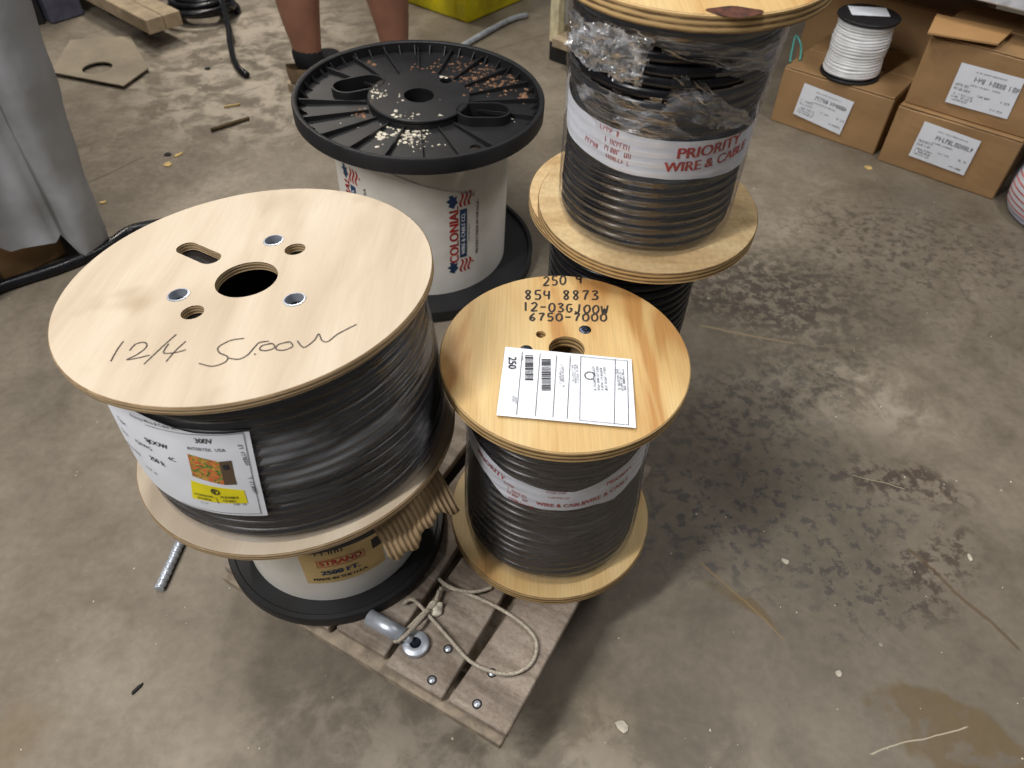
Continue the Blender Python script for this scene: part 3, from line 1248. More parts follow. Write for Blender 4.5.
# stroke font for the marker writing
G = {'0': [[(.5, 0), (.1, .3), (.15, .85), (.55, 1), (.9, .7), (.85, .2), (.5, 0)]], '1': [[(.5, 0), (.5, 1)]],
     '2': [[(.05, .2), (.5, 0), (.85, .25), (.5, .65), (.05, 1), (.95, .95)]], '3': [[(.1, .1), (.6, 0), (.8, .2), (.4, .45), (.85, .65), (.7, .95), (.05, .95)]],
     '4': [[(.15, 0), (.1, .5), (.9, .5)], [(.75, .05), (.7, 1)]], '5': [[(.9, 0), (.3, 0), (.2, .42), (.7, .45), (.85, .75), (.6, 1), (.1, .95)]],
     '6': [[(.75, 0), (.25, .4), (.15, .8), (.5, 1), (.8, .75), (.5, .55), (.2, .75)]], '7': [[(.1, .05), (.85, 0), (.55, .5), (.4, 1)]],
     '8': [[(.8, .1), (.4, 0), (.2, .25), (.75, .7), (.5, 1), (.2, .8), (.6, .4), (.8, .1)]], '-': [[(.1, .5), (.9, .48)]],
     'J': [[(.7, 0), (.6, .8), (.3, 1.05), (.05, .85)]], 'S': [[(.85, .1), (.3, .1), (.2, .4), (.75, .6), (.6, .95), (.1, .9)]], 'G': [[(.85, .1), (.3, .1), (.1, .6), (.4, .98), (.8, .8), (.8, .55), (.5, .58)]],
     'O': [[(.5, .1), (.1, .4), (.2, .9), (.6, 1), (.95, .6), (.8, .15), (.45, .1)]], 'W': [[(.05, .1), (.25, 1), (.5, .4), (.7, 1), (1, .05)]], ' ': []}
mk = Print()
for body, x0, x1, y0, y1, dy in (('250 4', 412, 562, 62, 94, -10), ('854 8873', 343, 622, 112, 144, 2), ('12-03GJOOW', 335, 655, 155, 186, 12), ('6750-7000', 360, 652, 196, 222, 2)):
    n = len(body)
    cw = (x1 - x0) / n
    for i, ch in enumerate(body):
        for st in G[ch]:
            pts = [Vector((x0 + cw * (i + .08 + .76 * a), y0 + dy * i / n + (y1 - y0) * b, 0)) for a, b in st]
            pts = smooth_path(pts, 4) if len(pts) > 2 else pts
            mk.stroke([p4(p_.x, p_.y) for p_ in pts], .0024)
mk.build('handwriting', 'marker', f4, lambda x, y: (x, y, R4H + .0005))
# shipping label
Q = [p4(275, 325), p4(735, 370), p4(752, 622), p4(243, 575)]
V, F_ = [], []
NU, NV = 16, 8
for i in range(NU + 1):
    for j in range(NV + 1):
        a, b = i / NU, j / NV
        x = (Q[0][0] * (1 - a) + Q[1][0] * a) * (1 - b) + (Q[3][0] * (1 - a) + Q[2][0] * a) * b
        y = (Q[0][1] * (1 - a) + Q[1][1] * a) * (1 - b) + (Q[3][1] * (1 - a) + Q[2][1] * a) * b
        V.append((x, y, R4H + .0032 + .0006 * mnoise.noise(Vector((x * 30, y * 30, 1)))))
for i in range(NU):
    for j in range(NV):
        q = i * (NV + 1) + j
        F_.append((q, q + NV + 1, q + NV + 2, q + 1))
pl4 = mob('paper_label', V, F_, 'paper', r4, True)
ip = Print()
for (x0, y0, x1, y1) in ((337, 345, 316, 575), (402, 350, 384, 580), (462, 358, 448, 585), (512, 360, 500, 590), (550, 362, 546, 595), (548, 362, 720, 378), (720, 378, 724, 612), (546, 595, 724, 612), (676, 372, 672, 606)):
    ip.stroke([p4(x0, y0), p4(x1, y1)], .0006)
ax = Vector(p4(300, 420)) - Vector(p4(302, 350))
rt = math.atan2(ax.y, ax.x)
a, b = p4(299, 385)
ip.text('250', .0125, a, b, rt, 1, .0002)
rb = random.Random(3)
for (x, y, L, ww) in ((362, 402, 90, 30), (424, 428, 112, 34)):
    o_ = p4(x, y)
    yy = -L / 2
    while yy < L / 2:
        w_ = rb.choice((2, 3, 5))
        A0 = p4(x - ww / 2, y + yy)
        ip.quad([A0, p4(x + ww / 2, y + yy), p4(x + ww / 2, y + yy + w_), p4(x - ww / 2, y + yy + w_)])
        yy += w_ + rb.choice((2, 3, 4))
for (x, y, L, nr, h, wd, sd) in ((480, 430, .035, 2, .0024, .006, 2), (530, 430, .032, 3, .002, .008, 3), (620, 450, .042, 4, .0026, .016, 4), (697, 450, .034, 3, .0026, .009, 5), (308, 520, .010, 2, .0022, .006, 6), (338, 365, .012, 1, .0016, .002, 7)):
    a, b = p4(x, y)
    ip.rows(-L / 2, L / 2, -wd / 2, wd / 2, nr, h, sd, rt, a, b)
ip.build('print', 'ink', pl4, lambda x, y: (x, y, R4H + .0042))
ring = Print()
cx_, cy_ = p4(583, 432)
ring.stroke([(cx_ + .0055 * cos(t * .35), cy_ + .0055 * sin(t * .35)) for t in range(17)], .0012)
ring.build('stain_ring', 'pen', pl4, lambda x, y: (x, y, R4H + .0043))

# ---- tall reel at the back, PRIORITY WIRE & CABLE
S3 = 0.89
n3v = Vector((0.012, -0.044, 1)).normalized()
top3 = Vector((0.199, 0.921, -0.284)) * S3 + CAMPOS
T3 = 0.017
R3H = 0.331 * S3 + T3
R3M = frame(top3 - n3v * (0.331 * S3), n3v)
R3R = 0.16 * S3
r3 = empty('cable_reel', R3M)
tag(r3, 'tall plywood reel of black cable with torn stretch film and white PRIORITY WIRE & CABLE band', 'cable reel', 'wire and cable reels')
f3 = plate('flange', circ(R3R, 140), [circ(.02, 24)], R3H - T3, R3H, ('pine', 'pine_edge'), r3)
plate('flange', circ(R3R, 140), [circ(.02, 24)], 0, T3, ('pine_pale', 'pine_edge'), r3)
lathe('drum', [(0.04, T3), (0.04, R3H - T3), (0.038, R3H - T3), (0.038, T3)], 'corrugated', r3, 40, closed=True)
# dark knot in the top face
q = pl(R3M, R3H, 735, 12)
kn = Print()
kn.quad([(q.x + .025 * cos(t * 2 * pi / 36) * (1 + .10 * sin(t * 6 * pi / 36)), q.y + .011 * sin(t * 2 * pi / 36) * (1 + .12 * cos(t * 8 * pi / 36))) for t in range(36)])
M['knot'] = plain('dark_knot', (74, 40, 28), 0.6, 0, 0.4, 120)
kn.build('knot', 'knot', f3, lambda x, y: (x, y, R3H + .0004))


def rf3(z):
    t = (z - T3) / (R3H - 2 * T3)
    return 0.1045 + 0.0075 * t + .0015 * sin(t * 7 + 1)


def c3(x, y):
    return 520 + x * 0.33203, y * 0.33203


O3 = (-.006, -.001)


def cy3(x, y, r=.109):
    th, z = cyl(R3M, r, *c3(x, y), *O3)
    return cyl(R3M, rf3(z) + .001, *c3(x, y), *O3)


winding('cable', T3 + .0005, R3H - T3 - .0005, rf3, 21, 0.0073, 'black_cable', r3, jz=0.002, jr=0.0012, seed=21, per=96, cx=O3[0], cy=O3[1])
lathe('cable_underlayer', [(0.045, T3 + .001), (0.090, T3 + .001), (0.095, R3H - T3 - .001), (.045, R3H - T3 - .001)], 'dark_core', r3, 64, closed=True, cx=O3[0], cy=O3[1])
thh, zh = cy3(330, 205)
film_shell('plastic_wrap', lambda z: rf3(z) + .0022, T3 + .002, R3H - T3 - .001, 'film', r3, 0.0009, 14, cx=O3[0], cy=O3[1], nv=120, ring=((R3H - 2 * T3 - .0156) / 21, .0011, T3 + .0078),
           keep=lambda th, z: ((((th - thh + pi) % (2 * pi)) - pi) / .95) ** 2 + ((z - zh) / .030) ** 2 > 1 + .5 * mnoise.noise(Vector((th * 6, z * 80, 3))))
bt3 = [(150, 260, 150, 390), (200, 330, 215, 455), (300, 385, 300, 510), (420, 418, 420, 532), (550, 425, 550, 535), (690, 400, 690, 500)]
ctrl = []
for x0, y0, x1, y1 in bt3:
    th0, z0 = cy3(x0, y0)
    th1, z1 = cy3(x1, y1)
    ctrl.append(((th0 + th1) / 2, z1, z0))
ctrl.sort()
t0_, t1_ = ctrl[0][0] - .6, ctrl[-1][0] + .6
zlo = sum(c_[1] for c_ in ctrl[1:]) / (len(ctrl) - 1)
zhi = sum(c_[2] for c_ in ctrl[1:]) / (len(ctrl) - 1)
band3 = cyl_patch('paper_band', lambda z: rf3(z) + .0008, t0_, t1_, lambda a: interp(t0_ + (t1_ - t0_) * a, 1) * .5 + zlo * .5, lambda a: interp(t0_ + (t1_ - t0_) * a, 2) * .5 + zhi * .5, 'paper', r3, 140, 16, cx=O3[0], cy=O3[1], wob=.0008, seed=4)
rp = Print()


def bp3(x, y):
    th, z = cy3(x, y)
    return th * .109, z


for body, x, y, size, rot, bo in (('PRIORITY', 580, 450, .0185, .03, .0007), ('WIRE & CABLE', 580, 487, .0165, .03, .0007)):
    a, b = bp3(x, y)
    rp.text(body, size, a, b, rot, 1.05, bo)
rq = Print()
for (x, y, L, h, sd) in ((275, 395, .03, .006, 1), (285, 430, .035, .006, 2), (295, 460, .035, .006, 3), (300, 485, .035, .005, 4), (215, 428, .02, .006, 5)):
    a, b = bp3(x, y)
    rq.rows(-L / 2, L / 2, -h / 2, h / 2, 1, h, sd, -.05, a, b)
for P_ in (rp, rq):
    P_.build('print', 'red_ink', band3, lambda x, y: (O3[0] + (rf3(y) + .0013 + .0008 * mnoise.noise(Vector((x / .109 * 5 + 4, y * 60, 4)))) * cos(x / .109), O3[1] + (rf3(y) + .0013 + .0008 * mnoise.noise(Vector((x / .109 * 5 + 4, y * 60, 4)))) * sin(x / .109), y))
# crumpled torn film: ragged sheets over the gap
thA, zA = cy3(165, 60)
thB, zB = cy3(440, 340)


def crumple(name, quad_px, amp, seed, off, mat='film_torn', nu=40, nv=26):
    V, F_ = [], []
    qs = [cy3(*z) for z in quad_px]
    for i in range(nu + 1):
        for j in range(nv + 1):
            a, b = i / nu, j / nv
            th = (qs[0][0] * (1 - a) + qs[1][0] * a) * (1 - b) + (qs[3][0] * (1 - a) + qs[2][0] * a) * b
            z = (qs[0][1] * (1 - a) + qs[1][1] * a) * (1 - b) + (qs[3][1] * (1 - a) + qs[2][1] * a) * b
            e = abs(mnoise.noise(Vector((a * 5 + seed, b * 4, seed))))
            e2 = abs(mnoise.noise(Vector((a * 13 + seed, b * 11, seed * 2))))
            r_ = rf3(z) + off + amp * (e * 1.6 + e2 * .7)
            z += .006 * mnoise.noise(Vector((a * 6, b * 6 + seed, 3.3)))
            z = min(max(z, T3 + .004), R3H - T3 - .002)
            V.append((O3[0] + r_ * cos(th), O3[1] + r_ * sin(th), z))
    for i in range(nu):
        for j in range(nv):
            if (i in (0, nu - 1) or j in (0, nv - 1)) and mnoise.noise(Vector((i * .8 + seed, j * .8, 7))) > -.05:
                continue
            q = i * (nv + 1) + j
            F_.append((q, q + nv + 1, q + nv + 2, q + 1))
    return mob(name, V, F_, mat, r3, True)


crumple('torn_film', [(172, 20), (420, 95), (368, 264), (163, 142)], .009, 2.0, .003)
crumple('torn_film', [(165, 228), (330, 280), (560, 410), (230, 375)], .003, 5.0, .003, 'film_mid')
crumple('torn_film', [(465, 215), (560, 250), (700, 365), (420, 345)], .004, 9.0, .003, 'film_mid')
crumple('torn_film', [(420, 100), (800, 100), (780, 200), (430, 150)], .002, 13.0, .002, 'film_mid')

# ---- reel under the tall one
LM = frame(Vector((0.156, 0.893, .0062)), n3v)
lr = empty('cable_reel', LM)
tag(lr, 'shadowed plywood reel of black cable beneath the tall wrapped reel', 'cable reel', 'wire and cable reels')
ptop = LM.inverted() @ (R3M @ Vector((0, 0, 0)))
LH_ = ptop.z - .0008
LR_, TL_ = 0.1410, .017
plate('flange', circ(LR_, 128), [circ(.02, 24)], LH_ - TL_, LH_, ('pine_pale', 'pine_edge'), lr)
plate('flange', circ(.113, 128), [circ(.02, 24)], 0, TL_, ('black_plastic', 'black_plastic'), lr)
winding('cable', TL_ + .0005, LH_ - TL_ - .0005, lambda z: .108, 28, .0081, 'black_cable', lr, jz=.001, jr=.0008, seed=31, per=72)
lathe('cable_underlayer', [(0.045, TL_ + .001), (0.096, TL_ + .001), (0.096, LH_ - TL_ - .001), (.045, LH_ - TL_ - .001)], 'dark_core', lr, 64, closed=True)

# ---- white barrel reel with black flanges, COLONIAL
S2 = 1.167
n2v = Vector((0.041, -0.019, 1)).normalized()
top2 = Vector((-0.156, 1.173, -0.545)) * S2 + CAMPOS
R2R = 0.2055 * S2
h2_ = (top2.z - .2 * S2 * .045 - .001) / n2v.z
R2M = frame(top2 - n2v * h2_, n2v)
r2 = empty('cable_reel', R2M)
tag(r2, 'white barrel reel printed COLONIAL with a dirty black ribbed plastic flange', 'cable reel', 'wire and cable reels')
R2H = h2_
R2B = 0.1500 * S2
DEP = 0.022
zf = R2H - DEP                      # recessed face


def c2(x, y):
    return 270 + x * 0.29297, y * 0.29297


def p2(x, y, z=None):
    q = pl(R2M, R2H if z is None else z, *c2(x, y))
    return q.x, q.y


cH = p2(508, 318)
oL = (p2(262, 285), p2(340, 270))
oR = (p2(690, 368), p2(768, 368))
slots = []
for a, b in (oL, oR):
    slots.append(((a[0] + b[0]) / 2, (a[1] + b[1]) / 2, math.atan2(b[1] - a[1], b[0] - a[0]), math.dist(a, b) / 2))
hs = [circ(.029, 32, *cH)] + [obround(s[0], s[1], s[2], s[3], .026) for s in slots]
sh = p2(700, 503, zf)
hs.append(circ(.010, 16, *sh))
fl2 = plate('flange', circ(R2R - .004, 160), hs, zf - .006, zf, ('black_plastic', 'black_plastic'), r2)
lathe('rim', [(R2R - .010, zf - .010), (R2R, zf - .008), (R2R, R2H - .003), (R2R - .002, R2H), (R2R - .007, R2H), (R2R - .010, R2H - .002)], 'black_plastic', fl2, 160, closed=True)
HUB = 0.098
sm_h = p2(600, 268)
plate('hub', circ(HUB, 96, *[c_ for c_ in cH]), [circ(.029, 32, *cH), circ(.012, 18, *sm_h)] , R2H - .012, R2H - .004, ('black_plastic', 'black_plastic'), fl2, .002)
lathe('hub_wall', [(HUB - .004, zf), (HUB - .001, zf), (HUB - .001, R2H - .013), (HUB - .004, R2H - .013)], 'black_plastic', fl2, 96, closed=True, cx=cH[0], cy=cH[1])
lathe('hub_wall', [(.029, zf - .03), (.033, zf - .03), (.033, R2H - .013), (.029, R2H - .013)], 'black_plastic', fl2, 40, closed=True, cx=cH[0], cy=cH[1])
for s in slots:
    o1, o2 = obround(s[0], s[1], s[2], s[3], .030, 12), obround(s[0], s[1], s[2], s[3], .0262, 12)
    n = len(o1)
    V = [(x, y, z) for z in (zf - .02, R2H - .004) for x, y in o1] + [(x, y, z) for z in (zf - .02, R2H - .004) for x, y in o2]
    F_ = []
    for i in range(n):
        j = (i + 1) % n
        F_ += [(i, j, n + j, n + i), (2 * n + j, 2 * n + i, 3 * n + i, 3 * n + j), (n + i, n + j, 3 * n + j, 3 * n + i)]
    mob('handle_slot_wall', V, F_, 'black_plastic', fl2)
NR = 20
for i in range(NR):
    th = 2 * pi * (i + .35) / NR
    pA = (cH[0] * 0 + cos(th) * (HUB + .003), sin(th) * (HUB + .003))
    bad = False
    for s in slots:
        ds = abs(((th - math.atan2(s[1], s[0]) + pi) % (2 * pi)) - pi)
        if ds < .16:
            bad = True
    if bad:
        continue
    V, F_ = box_geo(HUB + .004, R2R - .009, -.0014, .0014, zf, zf + .011, 0)
    V = [Vector((v.x, v.y, v.z - (.006 * ((R2R - v.x) / (R2R - HUB)) if v.z > zf + .005 else 0))) for v in V]
    o = mob('rib', V, F_, 'black_plastic', fl2)
    o.rotation_euler = (0, 0, th)
for i in range(44):
    th = 2 * pi * i / 44
    V, F_ = box_geo(R2R - .026, R2R - .009, -.0008, .0008, zf, R2H - .006, 0)
    V = [Vector((v.x, v.y, zf + .001 if (v.z > zf + .005 and v.x < R2R - .02) else v.z)) for v in V]
    o = mob('gusset', V, F_, 'black_plastic', fl2)
    o.rotation_euler = (0, 0, th)
lathe('barrel', [(R2B - .005, .014), (R2B, .014), (R2B, zf - .007), (R2B - .005, zf - .007)], 'white_barrel', r2, 128, closed=True)
lathe('core_tube', [(.034, .015), (.040, .015), (.040, zf - .007), (.034, zf - .007)], 'dark_core', r2, 40, closed=True)
lathe('flange', [(0.04, 0), (R2R, 0), (R2R, .024), (R2R - .008, .024), (R2R - .010, .016), (0.04, .016)], 'black_plastic', r2, 128, closed=True)


def cr2(x, y):
    return 320 + x * 0.234375, 150 + y * 0.234375


def cy2(x, y):
    return cyl(R2M, R2B, *cr2(x, y))


def wave_bar(pr, x0, x1, y0, h, amp, ox, oy, n=10):
    up, dn = [], []
    for i in range(n + 1):
        t = i / n
        x = x0 + (x1 - x0) * t
        y = y0 + amp * sin(t * 2 * pi)
        up.append((ox + x, oy + y + h / 2))
        dn.append((ox + x, oy + y - h / 2))
    for i in range(n):
        pr.quad([dn[i], dn[i + 1], up[i + 1], up[i]])


def colonial(th, zc, sc):
    """printed mark read from bottom to top: x along the print's reading direction"""
    red, blue, wht, blk = Print(), Print(), Print(), Print()
    red.text('COLONIAL', .036 * sc, 0, .012 * sc, 0, .98, .0012)
    blue.bar(-.077 * sc, .077 * sc, -.024 * sc, -.003 * sc)
    wht.text('WIRE & CABLE CO.', .0155 * sc, 0, -.0135 * sc, 0, 1, .0005)
    blk.text('PROUDLY MADE IN THE U.S.A.', .0125 * sc, .004 * sc, -.058 * sc, 0, 1, .0003)
    blk.rows(-.03 * sc, .03 * sc, -.033 * sc, -.029 * sc, 1, .003, 5)
    for sx in (-1, 1):
        ox = sx * .105 * sc
        pts = [(-.020, .002), (-.012, .016), (-.004, .012), (.003, .022), (.010, .012), (.018, .015), (.020, .004), (.012, .000), (.016, -.008), (.004, -.005), (-.004, -.010), (-.010, -.003)]
        blue.quad([(ox + a * sc, .012 * sc + b * sc) for a, b in pts])
        for q in range(3):
            wave_bar(red, -.020 * sc, .022 * sc, (-.008 - .012 * q) * sc, .0058 * sc, .004 * sc, ox, 0)
        red.quad([(ox + .004 * sc + .003 * sc * cos(t), -.0435 * sc + .003 * sc * sin(t)) for t in [i * .7 for i in range(9)]])
    for P_, mt, off in ((red, 'red_ink', .0006), (blue, 'blue_ink', .0006), (wht, 'paper', .001), (blk, 'ink', .0006)):
        P_.build('print', mt, brl, lambda x, y, off=off: ((R2B + off) * cos(th - y / R2B), (R2B + off) * sin(th - y / R2B), zc + x))


brl = [c_ for c_ in r2.children if c_.name.startswith('barrel')][0]
tA, zA_ = cy2(570, 470)
tB, zB_ = cy2(565, 260)
mid = cy2(592, 360)
L_ = zB_ - zA_
colonial(mid[0], (zA_ + zB_) / 2, L_ / .158)
mid2 = cy2(128, 150)
zAL = cy2(125, 130)[1]
colonial(mid2[0], zAL - .085 * L_ / .158, L_ / .158)
tube('film_edge', [((R2B + .001) * cos(t), (R2B + .001) * sin(t), R2H - .09 - .06 * (t - cy2(440, 370)[0])) for t in [cy2(250, 300)[0] + i * .05 for i in range(24)]], .0012, 'film_torn', r2, 5)
# droppings and flakes on the flange
rr = random.Random(5)


def flakes(name, spots, mat, label, cat):
    V, F_ = [], []
    for (x, y, sx, sy, n, r0, r1_) in spots:
        for i in range(n):
            a, b = p2(x + rr.gauss(0, sx), y + rr.gauss(0, sy), zf)
            if math.hypot(a, b) > R2R - .014:
                continue
            r_ = rr.uniform(r0, r1_)
            hgt = r_ * rr.uniform(.3, .7)
            dh = math.hypot(a - cH[0], b - cH[1])
            z = zf if dh > HUB else R2H - .004
            if dh < .035 or abs(dh - HUB) < .004:
                continue
            k0 = len(V)
            m_ = 6
            ph = rr.uniform(0, 6)
            for q in range(m_):
                rq = r_ * rr.uniform(.35, 1.5)
                V.append((a + rq * cos(ph + q * 2 * pi / m_), b + rq * sin(ph + q * 2 * pi / m_), z + .0002))
            V.append((a, b, z + hgt))
            F_ += [(k0 + q, k0 + (q + 1) % m_, k0 + m_) for q in range(m_)]
    V = [R2M @ Vector(v) for v in V]
    o = mob(name, V, F_, mat)
    tag(o, label, cat, kind='stuff')


flakes('crumb_scatter', [(470, 455, 38, 18, 120, .0006, .0048), (370, 350, 18, 12, 30, .001, .004), (375, 465, 14, 8, 12, .002, .006), (585, 435, 8, 4, 4, .003, .007), (480, 490, 40, 8, 25, .001, .003),
                         (820, 410, 14, 6, 6, .001, .003), (470, 165, 30, 5, 10, .001, .004), (460, 350, 20, 12, 12, .001, .003), (595, 292, 7, 3, 5, .002, .004), (400, 390, 120, 60, 25, .0008, .002)],
       'crumb_white', 'white and yellowish crumbs on the black ribbed flange', 'crumbs')
flakes('bark_flakes', [(740, 265, 65, 32, 220, .0007, .0042), (800, 295, 30, 12, 50, .0015, .005), (870, 330, 16, 8, 16, .002, .006), (310, 390, 18, 9, 26, .001, .005), (340, 218, 10, 4, 6, .002, .005), (600, 230, 60, 18, 50, .001, .004)],
       'crumb_brown', 'brown bark-like flakes on the far side of the black flange', 'debris')

# ------------------------------------------------------------------ things on the pallet


def pw(u, v, h=0.0):
    return fl(u, v, DECK + h)


def rope_tube(name, pts, r, mat, per=10):
    return tube(name, smooth_path(pts, per), r, mat, None, 8)


def cpl(x, y):
    return 200 + x * .390625, 530 + y * .390625


rp_ = [(615, 150, .02), (640, 150, .006), (690, 160, .004), (745, 148, .004), (700, 158, .012), (640, 148, .012), (612, 125, .010), (640, 145, .013), (720, 178, .006), (790, 215, .005), (845, 260, .005), (862, 300, .005), (845, 345, .005), (800, 368, .005),
       (745, 362, .005), (690, 335, .005), (640, 280, .006), (600, 235, .008), (560, 190, .012), (540, 178, .014), (520, 188, .006)]
o = rope_tube('cord', [pw(*cpl(x, y), h) for x, y, h in rp_], .0024, 'rope')
tag(o, 'thin beige braided cord looped over the grey pallet boards', 'cord')
rp2 = [(585, 205, .012), (555, 240, .018), (520, 275, .02), (500, 285, .012), (508, 275, .008), (540, 245, .008), (575, 210, .010), (600, 190, .010), (612, 155, .010)]
o = rope_tube('cord', [pw(*cpl(x, y), h) for x, y, h in rp2], .0028, 'rope')
tag(o, 'short beige cord tied around the galvanised clamp', 'cord')
# galvanised clamp: rod plus eye washer
A0, A1 = pw(*cpl(432, 222), .012), pw(*cpl(520, 272), .014)
cl = empty('pipe_clamp', frame(pw(*cpl(553, 296))))
tag(cl, 'galvanised steel clamp with round eye lying on the pallet boards', 'clamp')
CI = cl.matrix_world.inverted()
d = (A1 - A0).normalized()
tube('rod', [CI @ (A0 + d * .001), CI @ ((A0 + A1) / 2), CI @ A1], .0105, 'steel', cl, 20)
ey = lathe('eye', [(.0065, .003), (.0075, .0095), (.012, .010), (.0165, .0075), (.0175, .003), (.0165, .0005), (.0075, .0005)], 'steel', cl, 36, closed=True)
lathe('nut', [(.0001, .0095), (.0045, .0095), (.0062, .008), (.0062, .001)], 'dark_steel', cl, 6, smooth=False)
tube('shank', [CI @ A1, (CI @ A1) * .5 + Vector((0, 0, .004)), Vector((-.010, .004, .006))], .006, 'steel', cl, 12)
# white rag knot
V, F_ = [], []
bm = bmesh.new()
bmesh.ops.create_icosphere(bm, subdivisions=3, radius=.008)
for v in bm.verts:
    v.co *= 1 + .7 * mnoise.noise(v.co * 140) + .5 * max(v.co.x, 0) / .008
    v.co.z = v.co.z * .6
zmn = min(v.co.z for v in bm.verts)
me = bpy.data.meshes.new('tape_knot')
bm.to_mesh(me)
bm.free()
me.materials.append(M['crumb_white'])
o = bpy.data.objects.new('tape_knot', me)
COL.objects.link(o)
o.location = pw(*cpl(600, 205)) + Vector((0, 0, -zmn + .0005))
o.rotation_euler = (0, 0, -.5)
tag(o, 'crumpled scrap of white tape caught in the beige cord', 'tape')

# ------------------------------------------------------------------ flexible conduit and hoses on the floor


def spiral_conduit(a, b, r, name, label):
    L = (b - a).length
    V, F_ = [], []
    n = int(L / .0016)
    S_ = 16
    t = (b - a).normalized()
    x = Vector((0, 0, 1)).cross(t).normalized()
    y = t.cross(x)
    for i in range(n + 1):
        for s in range(S_):
            an = 2 * pi * s / S_
            ph = (i * .0016 / .0095 - s / S_) % 1
            rr_ = r * (1 - .16 * (1 if ph > .72 else 0) + .05 * sin(ph / .72 * pi) * (ph < .72))
            V.append(a + t * (L * i / n) + x * (rr_ * cos(an)) + y * (rr_ * sin(an)))
    for i in range(n):
        for s in range(S_):
            s2 = (s + 1) % S_
            F_.append((i * S_ + s, i * S_ + s2, (i + 1) * S_ + s2, (i + 1) * S_ + s))
    F_.append(tuple(reversed(range(S_))))
    F_.append(tuple(n * S_ + s for s in range(S_)))
    o = mob(name, V, F_, 'steel')
    tag(o, label, 'conduit')


rC = .0070
b_ = fl(159, 589, rC * 1.06)
a_ = fl(179, 545, rC * 1.06)
spiral_conduit(b_, b_ + (a_ - b_).normalized() * .28, rC, 'flexible_conduit', 'spiral silver armoured conduit on the floor beside the pallet')

o = tube('hose', smooth_path([fl(-60, 314, .013), fl(0, 287, .013), fl(55, 269, .013), fl(90, 255, .013), fl(112, 243, .013), fl(135, 229, .013), fl(175, 222, .013)], 8), .0125, 'black_cable', None, 12)
tag(o, 'thick black hose on the floor in front of the grey tarp', 'hose')

# coil of black hose near the feet
cc = fl(203, 17)
pts = []
rr = random.Random(2)
for i in range(150):
    t = i / 30
    r_ = .085 + .022 * sin(t * 2.3 + 1)
    th = 2 * pi * t
    pts.append(Vector((cc.x + .012 * sin(t * 2) + 1.15 * r_ * cos(th), cc.y + .02 * cos(t * 1.4) + r_ * sin(th) * 1.0, .012 + .016 * (t % 1 > .5) + .0085 * t)))
e1 = fl(231, 30, .02)
pts += [fl(229, 30, .035), fl(230, 42, .016), fl(233, 58, .011), fl(238, 68, .011), fl(247, 75, .011)]
o = tube('cable_coil', pts, .010, 'black_cable', None, 10)
tag(o, 'loose coil of black cable on the pale floor, tail stretched out', 'cable')

# ------------------------------------------------------------------ cartons at right


def oriented(loc, xdir):
    return frame(loc, (0, 0, 1), (xdir.x, xdir.y, 0))


def carton(front_l, front_r, z0, h, depth, label, lq, seed, flap=False):
    xd = front_r - front_l
    wdt = xd.length
    Mx = oriented(Vector((front_l.x, front_l.y, z0)), xd)
    c = empty('carton', Mx)
    tag(c, label, 'carton', 'cardboard cartons along the wall')
    bm = bmesh.new()
    bmesh.ops.create_cube(bm, size=1)
    bmesh.ops.subdivide_edges(bm, edges=bm.edges[:], cuts=7, use_grid_fill=True)
    for v in bm.verts:
        p_ = Vector(((v.co.x + .5) * wdt, (v.co.y + .5) * depth, (v.co.z + .5) * h))
        p_.z -= (.006 * abs(mnoise.noise(p_ * 9 + Vector((seed, 0, 0))))) * (v.co.z > .49)
        if v.co.z > -.49:
            p_ += Vector((0, .004 * mnoise.noise(p_ * 12 + Vector((0, seed, 0))), 0)) * 1.0
        v.co = p_
    me = bpy.data.meshes.new('body')
    bm.to_mesh(me)
    bm.free()
    me.materials.append(M['cardboard'])
    o = bpy.data.objects.new('body', me)
    COL.objects.link(o)
    o.parent = c
    bv = o.modifiers.new('bevel', 'BEVEL')
    bv.width = .0025
    bv.limit_method = 'ANGLE'
    bv.angle_limit = .9
    # top flaps meeting in the middle
    for y0, y1 in ((.001, depth / 2 - .002), (depth / 2 + .002, depth - .001)):
        box('flap', .002, wdt - .002, y0, y1, h + .0002, h + .0035, 'cardboard', c, .001)
    # label on front
    I = Mx.inverted()
    oo = I @ CAMPOS

    def fp(u, v):
        d_ = I.to_3x3() @ ray(u, v)
        t = (-.0045 - oo.y) / d_.y
        q = oo + d_ * t
        return q.x, q.z
    qd = [fp(*z) for z in lq]
    lb = Print()
    lb.quad([qd[3], qd[2], qd[1], qd[0]])
    lo = lb.build('paper_label', 'paper', c, lambda x, y: (x, -.0048, y))
    lx = Vector((qd[1][0] - qd[0][0], qd[1][1] - qd[0][1]))
    ly = Vector((qd[3][0] - qd[0][0], qd[3][1] - qd[0][1]))
    an = math.atan2(lx.y, lx.x)
    lw_, lh_ = lx.length, ly.length
    ik = Print()
    c0 = qd[0]
    for (x0, x1, y0, y1, nr, hh, sd, fill) in ((.28, .92, .10, .16, 1, .035, 1, .7), (.30, .98, .22, .38, 1, .12, 2, .95), (.28, .75, .42, .48, 1, .045, 3, .8), (.05, .3, .46, .66, 2, .06, 4, .9), (.06, .42, .70, .92, 3, .05, 5, .8), (.45, .68, .62, .70, 1, .05, 6, .9), (.82, .97, .60, .70, 1, .06, 7, .9), (.72, .95, .84, .92, 1, .05, 8, .9)):
        ik.rows(x0 * lw_, x1 * lw_, -y1 * lh_, -y0 * lh_, nr, hh * lh_, sd + seed, an, c0[0], c0[1], fill)
    ik.build('print', 'ink', lo, lambda x, y: (x, -.0052, y))
    return c, Mx


bl1, br1 = fl(770, 120), fl(873, 155)
bl2, br2 = fl(877, 160), fl(992, 200)


def c4(x, y):
    return 744 + x * .27344, y * .27344


